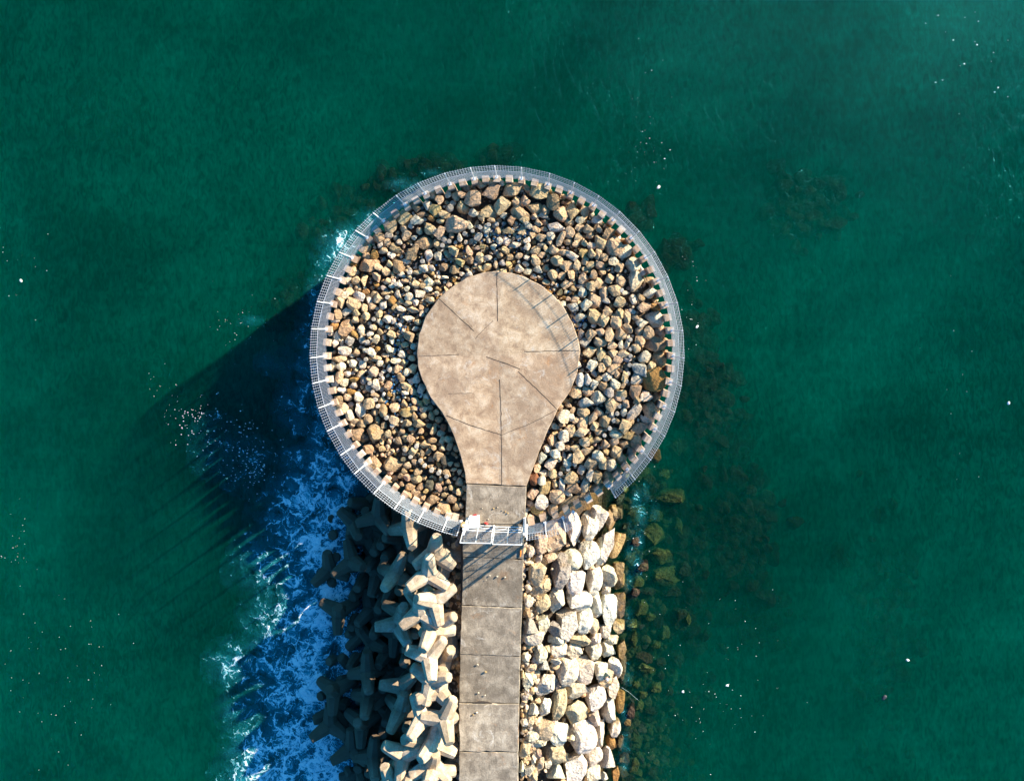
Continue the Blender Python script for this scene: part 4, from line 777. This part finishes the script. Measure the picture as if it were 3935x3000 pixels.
# ---------------------------------------------------------------- rocks under and at the water
M['subrock'] = stone_material('weedy_rock', 'object', wet=False)
SUBM = [rock_mesh('submerged_rock', 700 + k, 4, M['subrock'], 22, .10) for k in range(8)]
SUBC = {'y': (.13, .16, .045), 'k': (.035, .05, .025), 'r': (.06, .035, .02), 'o': (.16, .10, .03), 'b': (.10, .075, .035)}
SUBR = {'K': '900 600 280 160 0 y -.5;720 990 270 230 0 y -.25;800 1210 240 150 20 y -.3;870 1440 260 200 0 y -.25;1050 1370 140 240 0 k -1.0;1000 920 80 230 -10 y -1.3;540 1060 80 100 0 r .25;610 1330 110 120 0 r .25;530 530 130 150 0 k -1.1;650 600 150 80 0 k -.9;620 330 150 120 0 y -1.0;520 760 240 150 0 y -.5;740 790 200 180 0 y -1.0;480 1240 180 160 0 y -.5;930 1600 200 110 0 k -.9;1270 1300 170 230 10 k -1.8;740 150 120 150 0 o -.05;680 400 150 120 0 k -.9;840 350 110 110 0 y -1.1;430 900 120 90 0 k -.2;360 620 90 160 20 k .1;1110 1020 120 150 0 k -1.9;660 1600 160 110 0 k -.7;560 1500 150 120 0 y -.3;980 60 200 190 0 k -1.7;530 1600 90 90 0 r .15;340 760 110 180 0 b .1;1000 1250 110 90 0 k -1.5;1720 820 120 110 0 k -2.4;1850 720 90 110 0 k -2.4;1690 980 140 110 0 k -2.2;1580 720 80 80 0 k -2.5;1770 1200 90 90 0 k -2.3;1580 1310 70 70 0 k -2.3;1760 1330 140 90 0 k -2.3;1900 880 120 120 0 k -2.5;1450 500 200 140 0 k -3.0;1740 520 110 100 0 k -2.8;440 360 60 60 0 y .0;420 500 80 70 0 y .05',
        'L': '520 110 150 150 0 y -.3;600 170 90 80 0 y -.6;890 230 200 220 0 k -.8;950 200 60 100 0 y -.5;740 330 110 150 -10 y -.9;540 560 150 100 15 b -.3;560 660 150 80 20 y -.3;650 840 100 100 0 y -.5;860 580 130 160 0 k -1.6;450 1560 120 130 0 y -.25;700 600 90 80 0 k -.8;780 870 90 90 0 k -1.2;800 990 60 70 0 k -1.3;450 380 60 130 0 y -.2;430 250 90 80 0 y -.2;500 1000 100 90 0 y -.5;700 720 80 90 0 k -1.0;360 1500 90 120 0 b .0;620 1620 120 110 0 k -.9;870 40 120 90 0 k -1.8;1040 60 90 120 0 k -2.2;340 650 70 260 0 b .15;420 1060 70 150 0 r .1;320 1340 70 150 0 b .15;390 1150 60 100 0 o .0;530 900 80 70 0 y -.4;600 1050 90 80 0 k -.7;470 800 70 60 0 y -.3;650 440 80 70 0 y -.7;1150 900 150 130 0 k -2.4;1000 960 120 100 0 k -2.2'}
si = []; sh_ = Hash(2)
def sub_rock(X, Y, w, h, a, t, d, ):
    d = d * .55 + .12; z = SEA + d; p = P(X, Y, z); v = min(w, h) * .8
    o = place_rock(SUBM, 'submerged_rock', p.x, p.y, z - v * .45, w, h, v, a, t, .15); o.color = (*jit(SUBC[t]), 1); tag(o, None, 'submerged rock', 'weedy rocks in the shallows off the bank'); sh_.add(p.x, p.y, (w + h) / 4)
    dp = 'awash' if d > .0 else 'shallow-lying' if d > -.25 else 'sunken' if d > -.8 else 'deep-lying'
    where = 'off the curved fence' if Y < 1128 else 'off the bank below the gate' if Y < 1128 else None
    if where is None:
        for yl, nm in YS[1:]:
            if Y < yl: where = nm; break
        where = where.replace('by the', 'off the')
    sz = 'big' if max(w, h) > 1.9 else 'middling' if max(w, h) > 1.1 else 'small'
    si.append((o, f'{sz} {dp} {TWORD[t] if t != "y" else "olive"} weedy rock', f'{sz} {dp} {TWORD[t] if t != "y" else "olive"} weedy rocks', where, Y + X * .01))
for cr, s in SUBR.items():
    for e in s.split(';'):
        a = e.split(); x, y, w, h, an = map(float, a[:5]); X, Y = crop(cr, x, y)
        sub_rock(X, Y, csize(cr, w) * 1.35, csize(cr, h) * 1.35, -math.radians(an), a[5], float(a[6]))
uniq(si, 'from the fence')
V, F, Cc = [], [], []
for k in range(900):
    X, Y = 1340 + abs(R.gauss(0, 1)) * 58, R.uniform(1010, 1740)
    if X > 1520: continue
    d = -.05 - (X - 1335) * .008 - R.uniform(0, .35); z = SEA + d; p = P(X, Y, z)
    r = R.uniform(.35, 1.25)
    if not sh_.ok(p.x, p.y, r / 2, .6): continue
    stuff_add(V, F, Cc, R.choice(RUB), p.x, p.y, z - r * .4, r * 1.2, r, r * .8, R.uniform(0, 3), R.choice('nvvvnvuuk'))
for (cx_, cy_, sx_, sy_, nn, dd) in ((1600, 1150, 45, 80, 240, -1.0), (1520, 860, 36, 90, 210, -.85), (1455, 545, 26, 22, 44, -.8), (1375, 470, 22, 18, 26, -.9), (1500, 720, 22, 50, 60, -1.1), (940, 360, 60, 16, 70, -.8), (850, 392, 40, 22, 56, -.7), (1080, 328, 28, 12, 26, -1.0), (640, 650, 50, 45, 60, -1.2), (1480, 1250, 45, 120, 200, -1.0), (1740, 450, 60, 50, 140, -1.3), (1900, 1350, 60, 150, 120, -1.9), (700, 510, 26, 40, 44, -1.0), (760, 440, 30, 25, 30, -.9), (1560, 960, 50, 60, 60, -1.4), (240, 260, 60, 60, 50, -3.0), (1640, 1320, 50, 60, 60, -2.0)):
    for k in range(nn):
        X, Y = R.gauss(cx_, sx_ * .7), R.gauss(cy_, sy_ * .7); z = SEA + dd * .75 + .1 + R.uniform(-.7, .2); p = P(X, Y, z); r = R.uniform(.6, 1.9)
        stuff_add(V, F, Cc, R.choice(RUB), p.x, p.y, z - r * .4, r * 1.3, r, r * .6, R.uniform(0, 3), 'n')
o = stuff_build('seabed_stones', V, F, Cc, stone_material('weedy_stone', 'attr', wet=False)); tag(o, 'weed-covered stones lying under the green water around the breakwater', 'stones', kind='stuff')

# ---------------------------------------------------------------- the sea
def water_material():
    m, nt, out = mat_new('sea_water')
    geo = nd(nt, 'ShaderNodeNewGeometry'); pos = geo.outputs['Position']
    mp = nd(nt, 'ShaderNodeMapping'); lk(nt, pos, mp.inputs[0]); mp.inputs['Rotation'].default_value = (0, 0, math.radians(38)); mp.inputs['Scale'].default_value = (1.0, .45, 1)
    a = noise_n(nt, mp.outputs[0], 2.4, 5, .6, .6); b_ = noise_n(nt, pos, .32, 3, .5, .3); c = noise_n(nt, pos, 5.5, 4, .65, .4)
    h = mth(nt, 'ADD', mth(nt, 'MULTIPLY', a.outputs[0], .5), mth(nt, 'MULTIPLY', b_.outputs[0], .4)); h = mth(nt, 'ADD', h, mth(nt, 'MULTIPLY', c.outputs[0], .11))
    bu = nd(nt, 'ShaderNodeBump', i={'Strength': 1.0, 'Distance': .34}); lk(nt, h, bu.inputs['Height'])
    lw = nd(nt, 'ShaderNodeLayerWeight', i={'Blend': .5}); lk(nt, bu.outputs[0], lw.inputs['Normal']); frf = mth(nt, 'MULTIPLY_ADD', mth(nt, 'POWER', lw.outputs['Facing'], 5.0), .9, .02)
    gl = nd(nt, 'ShaderNodeBsdfGlossy', i={'Roughness': .08, 'Color': (.03, .22, .28, 1)}); lk(nt, bu.outputs[0], gl.inputs['Normal'])
    big = noise_n(nt, pos, .045, 5, .6, .8); mpp = nd(nt, 'ShaderNodeMapping'); lk(nt, pos, mpp.inputs[0]); mpp.inputs['Rotation'].default_value = (0, 0, math.radians(-38)); mpp.inputs['Scale'].default_value = (.12, .5, 1)
    st_ = noise_n(nt, mpp.outputs[0], 1.0, 5, .65, 1.0)
    silt_ripple = mth(nt, 'MULTIPLY', maprange(nt, big.outputs[0], .36, .62, .74, 1.0), maprange(nt, st_.outputs[0], .3, .7, .84, 1.0)); silt_ripple = mth(nt, 'MULTIPLY', silt_ripple, maprange(nt, a.outputs[0], .32, .68, .76, 1.0))  # silt patches; ripple light and shade are also put into this tint
    rmp = nd(nt, 'ShaderNodeMapping'); lk(nt, pos, rmp.inputs[0]); rmp.inputs['Rotation'].default_value = (0, 0, math.radians(28)); rmp.inputs['Scale'].default_value = (1.0, .42, 1)
    rip = noise_n(nt, rmp.outputs[0], 1.9, 4, .6, 1.6); wind = noise_n(nt, pos, .03, 3, .5)
    rr_ = maprange(nt, rip.outputs[0], .40, .66, .0, 1.0); rr_ = mth(nt, 'MULTIPLY', rr_, maprange(nt, wind.outputs[0], .38, .6, .12, .34)); silt_ripple = mth(nt, 'MULTIPLY', silt_ripple, mth(nt, 'SUBTRACT', 1.0, rr_))
    tr = nd(nt, 'ShaderNodeBsdfTransparent'); cb = nd(nt, 'ShaderNodeCombineColor'); [lk(nt, silt_ripple, cb.inputs[k]) for k in range(3)]; lk(nt, cb.outputs[0], tr.inputs[0]); mx = nd(nt, 'ShaderNodeMixShader')
    lk(nt, frf, mx.inputs[0]); lk(nt, tr.outputs[0], mx.inputs[1]); lk(nt, gl.outputs[0], mx.inputs[2]); lk(nt, mx.outputs[0], out.inputs['Surface'])
    sc = nd(nt, 'ShaderNodeVolumeScatter', i={'Color': (.0, .66, .455, 1), 'Density': .18, 'Anisotropy': .0})
    ab = nd(nt, 'ShaderNodeVolumeAbsorption', i={'Color': (.0, .66, .56, 1), 'Density': .48})
    ad = nd(nt, 'ShaderNodeAddShader'); lk(nt, sc.outputs[0], ad.inputs[0]); lk(nt, ab.outputs[0], ad.inputs[1]); lk(nt, ad.outputs[0], out.inputs['Volume'])
    return m
L = 390; zb = -15.6
o = mesh_obj('water', [(-L, -L, SEA), (L, -L, SEA), (L, L, SEA), (-L, L, SEA), (-L, -L, zb), (L, -L, zb), (L, L, zb), (-L, L, zb)],
             [(0, 1, 2, 3), (7, 6, 5, 4), (0, 4, 5, 1), (1, 5, 6, 2), (2, 6, 7, 3), (3, 7, 4, 0)], water_material())
tag(o, kind='structure')

# ---------------------------------------------------------------- surf foam
def foam_material():
    m, nt, out = mat_new('foam')
    geo = nd(nt, 'ShaderNodeNewGeometry'); pos = geo.outputs['Position']
    at = nd(nt, 'ShaderNodeAttribute', attribute_name='cover'); dn = at.outputs['Fac']
    w0 = noise_n(nt, pos, .45, 4, .6); wv = nd(nt, 'ShaderNodeVectorMath', operation='MULTIPLY_ADD'); lk(nt, w0.outputs['Color'], wv.inputs[0]); wv.inputs[1].default_value = (2.6, 2.6, 0); lk(nt, pos, wv.inputs[2])
    w1 = noise_n(nt, pos, 2.2, 4, .6); wv2 = nd(nt, 'ShaderNodeVectorMath', operation='MULTIPLY_ADD'); lk(nt, w1.outputs['Color'], wv2.inputs[0]); wv2.inputs[1].default_value = (.55, .55, 0); lk(nt, wv.outputs[0], wv2.inputs[2])
    P2 = wv2.outputs[0]
    def web(scale, width):
        v = nd(nt, 'ShaderNodeTexVoronoi', feature='DISTANCE_TO_EDGE', i={'Scale': scale}); lk(nt, P2, v.inputs['Vector'])
        return maprange(nt, v.outputs['Distance'], 0, width, 1, 0)
    def ridge(scale, width, det=5):
        n = noise_n(nt, P2, scale, det, .62, .5); return maprange(nt, mth(nt, 'ABSOLUTE', mth(nt, 'SUBTRACT', n.outputs[0], .5)), 0, width, 1, 0)
    s = mth(nt, 'ADD', mth(nt, 'MULTIPLY', web(.6, .12), 1.1), mth(nt, 'MULTIPLY', web(1.7, .12), .95))
    s = mth(nt, 'ADD', s, mth(nt, 'MULTIPLY', ridge(.9, .05), .85)); s = mth(nt, 'ADD', s, mth(nt, 'MULTIPLY', ridge(2.6, .05), .6))
    mill = noise_n(nt, P2, .8, 6, .65)
    s = mth(nt, 'ADD', s, maprange(nt, mill.outputs[0], .36, .66, -.7, .7))
    thr = mth(nt, 'ADD', s, maprange(nt, dn, 0, 1, -2.6, .68))
    al = maprange(nt, thr, .25, 1.25, 0, 1)
    haze = mth(nt, 'MULTIPLY', mth(nt, 'POWER', dn, 1.6), maprange(nt, mill.outputs[0], .32, .62, .03, .85))
    al = mth(nt, 'MAXIMUM', al, haze)
    df = nd(nt, 'ShaderNodeBsdfDiffuse'); 
    lk(nt, mixc(nt, maprange(nt, thr, .7, 2.0), (.03, .50, .62), (1.0, 1.0, 1.0)), df.inputs['Color'])
    bu = nd(nt, 'ShaderNodeBump', i={'Strength': .6, 'Distance': .25}); lk(nt, s, bu.inputs['Height']); lk(nt, bu.outputs[0], df.inputs['Normal'])
    tr = nd(nt, 'ShaderNodeBsdfTransparent'); mx = nd(nt, 'ShaderNodeMixShader'); lk(nt, al, mx.inputs[0]); lk(nt, tr.outputs[0], mx.inputs[1]); lk(nt, df.outputs[0], mx.inputs[2])
    lk(nt, mx.outputs[0], out.inputs[0]); return m
FB = [  # blobs of foam: X, Y, radius x, radius y, strength
    (700, 1010, 55, 60, .75), (640, 990, 40, 40, .45), (660, 1070, 60, 50, .85), (730, 1100, 50, 60, 1.05), (620, 1110, 55, 38, .62), (690, 1180, 60, 60, 1.1), (720, 1250, 50, 70, 1.1), (640, 1170, 60, 40, .75), (560, 1200, 45, 45, .5), (590, 1230, 70, 40, .55), (640, 1260, 60, 45, .72),
    (690, 1330, 55, 60, 1.05), (620, 1350, 60, 50, .75), (570, 1330, 40, 40, .5), (655, 1420, 60, 60, .95), (590, 1420, 60, 50, .75), (510, 1430, 45, 38, .62), (680, 1490, 45, 70, 1.05), (610, 1500, 60, 50, .8), (540, 1530, 50, 40, .52), (700, 1570, 40, 60, 1.1), (630, 1590, 60, 60, .9), (560, 1620, 50, 60, .8), (690, 1660, 60, 60, 1.1), (600, 1680, 80, 60, .95), (545, 1680, 50, 40, .75),
    (735, 530, 30, 30, .62), (760, 505, 18, 22, .55), (705, 560, 26, 40, .4), (680, 640, 18, 50, .42), (655, 800, 35, 60, .48), (650, 880, 40, 55, .50), (690, 930, 30, 50, .62), (615, 780, 60, 30, .25), (870, 395, 30, 10, .40), (930, 372, 20, 6, .30), (460, 960, 60, 70, .22), (530, 1000, 60, 60, .25), (540, 690, 20, 8, .42), (800, 470, 30, 18, .35), (660, 720, 18, 60, .35), (740, 1040, 30, 30, .9), (760, 1130, 60, 50, .9), (740, 1400, 30, 200, .8)] + [(1350 + q[0], q[1], 9, 20, q[2] * .75) for q in ((20, 1075, .5), (30, 1110, .55), (12, 1130, .5), (26, 1160, .45), (8, 1190, .4), (22, 1215, .45), (2, 1250, .4), (4, 1330, .35), (0, 1450, .4), (-4, 1540, .45), (-6, 1600, .5), (-8, 1640, .55), (40, 1060, .35), (60, 1100, .3))]
V, F, cov = [], [], []
X0, X1, Y0, Y1, stp = 400, 1440, 360, 1760, 6
cols = int((X1 - X0) / stp) + 1; rows = int((Y1 - Y0) / stp) + 1
zf = SEA + .05; cv = {}
for j in range(rows):
    for i in range(cols):
        X, Y = X0 + i * stp, Y0 + j * stp; d = 0
        for (bx_, by_, rx, ry, s) in FB:
            q = ((X - bx_) / rx) ** 2 + ((Y - by_) / ry) ** 2
            if q < 6: d = max(d, s * math.exp(-q * .55)) if True else d
        p = P(X, Y, zf); cv[(i, j)] = (p, d)
idx = {}
def vid(i, j):
    if (i, j) not in idx:
        p, d = cv[(i, j)]; idx[(i, j)] = len(V); V.append((p.x, p.y, zf + .10 * d * noise.noise(Vector((p.x * 1.2, p.y * 1.2, 4))) + .04 * d)); cov.append(d)
    return idx[(i, j)]
for j in range(rows - 1):
    for i in range(cols - 1):
        if max(cv[(i, j)][1], cv[(i + 1, j)][1], cv[(i, j + 1)][1], cv[(i + 1, j + 1)][1]) > .12:
            F.append((vid(i, j + 1), vid(i + 1, j + 1), vid(i + 1, j), vid(i, j)))
o = mesh_obj('sea_foam', V, F, foam_material(), smooth=True); at = o.data.attributes.new('cover', 'FLOAT', 'POINT'); at.data.foreach_set('value', cov)
tag(o, 'white surf foam swirling on the water around the tetrapods', 'foam', kind='stuff')
# loose flecks of foam, and sun glints painted as white flecks, on open water
V, F = [], []
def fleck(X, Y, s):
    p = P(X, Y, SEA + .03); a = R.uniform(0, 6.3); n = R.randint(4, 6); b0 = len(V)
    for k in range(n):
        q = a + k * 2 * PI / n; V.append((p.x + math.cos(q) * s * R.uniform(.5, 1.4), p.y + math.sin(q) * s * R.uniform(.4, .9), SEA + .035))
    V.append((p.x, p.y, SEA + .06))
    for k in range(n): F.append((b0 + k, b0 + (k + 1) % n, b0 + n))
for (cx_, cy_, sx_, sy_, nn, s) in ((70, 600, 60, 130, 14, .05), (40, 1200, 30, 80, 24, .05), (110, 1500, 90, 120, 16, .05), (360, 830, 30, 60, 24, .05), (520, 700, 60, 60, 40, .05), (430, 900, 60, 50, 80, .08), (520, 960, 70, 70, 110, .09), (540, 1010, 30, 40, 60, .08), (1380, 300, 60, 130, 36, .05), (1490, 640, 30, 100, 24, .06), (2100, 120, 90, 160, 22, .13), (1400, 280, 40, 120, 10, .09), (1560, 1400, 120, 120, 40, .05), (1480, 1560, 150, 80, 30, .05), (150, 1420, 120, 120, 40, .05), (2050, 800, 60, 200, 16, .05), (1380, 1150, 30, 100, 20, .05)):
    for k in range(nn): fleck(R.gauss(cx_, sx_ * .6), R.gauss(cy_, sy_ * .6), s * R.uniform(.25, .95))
o = mesh_obj('foam_glint_flecks', V, F, M['litter']); tag(o, 'scattered tiny flecks of foam and painted sun glints on the open water', 'foam', kind='stuff')
fl = [(1953, 1419, .17, 'W', 'white oval float drifting off the lower bank'), (1565, 1474, .17, 'W', 'small white bottle drifting nearest the submerged rocks'), (1903, 1500, .3, 'k', 'dark float drifting on open green water'), (1500, 703, .17, 'W', 'round white float close off the curved fence'), (2170, 867, .17, 'W', 'pale float near the far edge of the open water'), (46, 604, .17, 'W', 'pale round float alone on the weather side'), (1417, 403, .2, 'W', 'white scrap floating beyond the top of the ring'), (1470, 1487, .16, 'W', 'tiny white scrap among the submerged stones')]
for X, Y, s, t, lab in fl:
    v, f = rock_shape(int(X), 3, 3, .02); p = P(X, Y, SEA)
    o = mesh_obj('float', [Vector((q.x * s, q.y * s * .7, q.z * s * .5)) for q in v], f, M['litter'] if t == 'W' else M['shoe'], smooth=True, loc=(p.x, p.y, SEA + .05)); o.color = (*TONES[t], 1); o.rotation_euler.z = R.uniform(0, 3); tag(o, lab, 'float')

# ---------------------------------------------------------------- the angler on the boulders
bpy.context.view_layer.update()
dg = bpy.context.evaluated_depsgraph_get()
pz = -4.5
for _ in range(3):
    p = P(1303, 1446, pz); zs = []
    for dx, dy in ((0, 0), (.2, -.45), (-.15, -.45), (.1, -.25), (0, .15)):
        hit = bpy.context.scene.ray_cast(dg, Vector((p.x + dx, p.y + dy, 10)), Vector((0, 0, -1)))
        if hit[0]: zs.append(hit[1].z)
    pz = sorted(zs)[-2] + .02
base = P(1303, 1446, pz)
root = empty('person', base); tag(root, 'person in white cap, dark jacket and jeans crouching on the boulders with a fishing rod', 'person')
FW = Vector((.35, -.94, 0)).normalized(); SD = Vector((-FW.y, FW.x, 0)) * -1          # facing down the bank
def bp(f_, s_, z_): return base + FW * f_ + SD * s_ + Vector((0, 0, z_))
def skin(name, pts, edges, mat, parent, sub=2):
    me = bpy.data.meshes.new(name); me.from_pydata([tuple(q[0]) for q in pts], edges, []); me.materials.append(mat)
    o = bpy.data.objects.new(name, me); C.objects.link(o); md = o.modifiers.new('Skin', 'SKIN'); md.use_smooth_shade = True
    for i, q in enumerate(pts): me.skin_vertices[0].data[i].radius = (q[1], q[1] * (q[2] if len(q) > 2 else 1)); me.skin_vertices[0].data[i].use_root = (i == 0)
    m2 = o.modifiers.new('Sub', 'SUBSURF'); m2.levels = sub; m2.render_levels = sub; par(o, parent); return o
body = [(bp(0, 0, .22), .15), (bp(.03, 0, .42), .14), (bp(.10, 0, .62), .155), (bp(.14, 0, .72), .07), (bp(.17, 0, .80), .055), (bp(.19, 0, .90), .095), (bp(.20, 0, 1.0), .075),
        (bp(.12, .2, .66), .07), (bp(.26, .28, .46), .05), (bp(.46, .16, .44), .036), (bp(.12, -.2, .66), .07), (bp(.24, -.28, .44), .05), (bp(.44, -.14, .40), .036),
        (bp(.42, .2, .40), .085), (bp(.50, .22, -.02), .055), (bp(.42, -.2, .38), .085), (bp(.48, -.22, -.05), .055), (bp(.62, .23, -.06), .045), (bp(.60, -.23, -.09), .045),
        (bp(.54, .12, .45), .03), (bp(.52, -.1, .41), .03)]
skin('body', body, [(0, 1), (1, 2), (2, 3), (3, 4), (4, 5), (5, 6), (2, 7), (7, 8), (8, 9), (9, 19), (2, 10), (10, 11), (11, 12), (12, 20), (0, 13), (13, 14), (14, 17), (0, 15), (15, 16), (16, 18)], M['skin'], root)
skin('jacket', [(bp(0, 0, .24), .18), (bp(.03, 0, .42), .17), (bp(.10, 0, .63), .18), (bp(.12, .21, .67), .09), (bp(.26, .29, .46), .065), (bp(.42, .18, .44), .048), (bp(.12, -.21, .67), .09), (bp(.24, -.29, .44), .065), (bp(.40, -.16, .41), .048), (bp(.13, 0, .70), .10)],
     [(0, 1), (1, 2), (2, 3), (3, 4), (4, 5), (2, 6), (6, 7), (7, 8), (2, 9)], M['jacket'], root)
skin('trousers', [(bp(-.02, 0, .2), .175), (bp(.2, .13, .32), .12), (bp(.42, .2, .40), .10), (bp(.50, .22, .04), .072), (bp(.2, -.13, .30), .12), (bp(.42, -.2, .38), .10), (bp(.48, -.22, .02), .072)],
     [(0, 1), (1, 2), (2, 3), (0, 4), (4, 5), (5, 6)], M['jeans'], root)
skin('shoes', [(bp(.46, .22, -.05), .065), (bp(.66, .23, -.08), .05)], [(0, 1)], M['shoe'], root); skin('shoes', [(bp(.44, -.22, -.08), .065), (bp(.64, -.23, -.11), .05)], [(0, 1)], M['shoe'], root)
v, f = ICO[3]
o = mesh_obj('cap', [bp(.19, 0, .955) + Vector((q.x * .118, q.y * .118, max(q.z, -.15) * .11)) + (FW * .09 * max(0, q.to_2d().normalized().dot(FW.to_2d())) if -.3 < q.z < .12 and q.xy.length > .5 else Vector()) for q in v], f, M['cap'], smooth=True); par(o, root)
hd = bp(.53, .02, .45); tip = P(1338, 1478, pz + 1.3)
mb = MB(); mb.tube([hd - (tip - hd).normalized() * .35, hd, tip], [.018, .014, .006], 6); rod = mb.build('fishing_rod', M['shoe'])
tag(rod, 'thin dark fishing rod held out over the boulders towards the water', 'fishing rod')
mb = MB(); e = P(1374, 1506, SEA + .03); mb.tube([tip, tip.lerp(e, .5) - Vector((0, 0, .15)), e], .008, 4); par_o = mb.build('line', M['line']); par_o.parent = rod

# ---------------------------------------------------------------- light, sky, camera
sc = bpy.context.scene
w = bpy.data.worlds.new('World'); sc.world = w; w.use_nodes = True; nt = w.node_tree; bg = nt.nodes['Background']
sky = nt.nodes.new('ShaderNodeTexSky'); sky.sky_type = 'NISHITA'; sky.sun_disc = False; sky.sun_elevation = SUN_EL; sky.sun_rotation = PI / 2 - SUN_AZ
tn = nt.nodes.new('ShaderNodeMix'); tn.data_type = 'RGBA'; tn.blend_type = 'MULTIPLY'; tn.inputs[0].default_value = 1; tn.inputs[7].default_value = (.13, .72, 1.22, 1); nt.links.new(sky.outputs[0], tn.inputs[6]); nt.links.new(tn.outputs[2], bg.inputs[0]); bg.inputs[1].default_value = .08
ld = bpy.data.lights.new('sun', 'SUN'); ld.energy = 5.0; ld.angle = math.radians(.5); ld.color = (1.0, .86, .66)
sun = bpy.data.objects.new('sun', ld); C.objects.link(sun)
d = Vector((math.cos(SUN_AZ) * math.cos(SUN_EL), math.sin(SUN_AZ) * math.cos(SUN_EL), math.sin(SUN_EL)))
sun.rotation_mode = 'QUATERNION'; sun.rotation_quaternion = d.to_track_quat('Z', 'Y')
cd = bpy.data.cameras.new('camera'); cam = bpy.data.objects.new('camera', cd); C.objects.link(cam); cam.location = (0, 0, H)
cd.sensor_width = 36; cd.lens = 36 * H / (2204 * S); cd.clip_end = 2000; cd.shift_x = (1102 - XN) / 2204; cd.shift_y = -(840 - YN) / 2204; sc.camera = cam
sc.view_settings.view_transform = 'Standard'; sc.view_settings.look = 'None'; sc.view_settings.gamma = 1; sc.view_settings.exposure = 1.58
sc.cycles.use_denoising = True; sc.cycles.volume_bounces = 1; sc.cycles.max_bounces = 5; sc.cycles.diffuse_bounces = 3; sc.cycles.transparent_max_bounces = 12
sc.cycles.caustics_reflective = False; sc.cycles.caustics_refractive = False
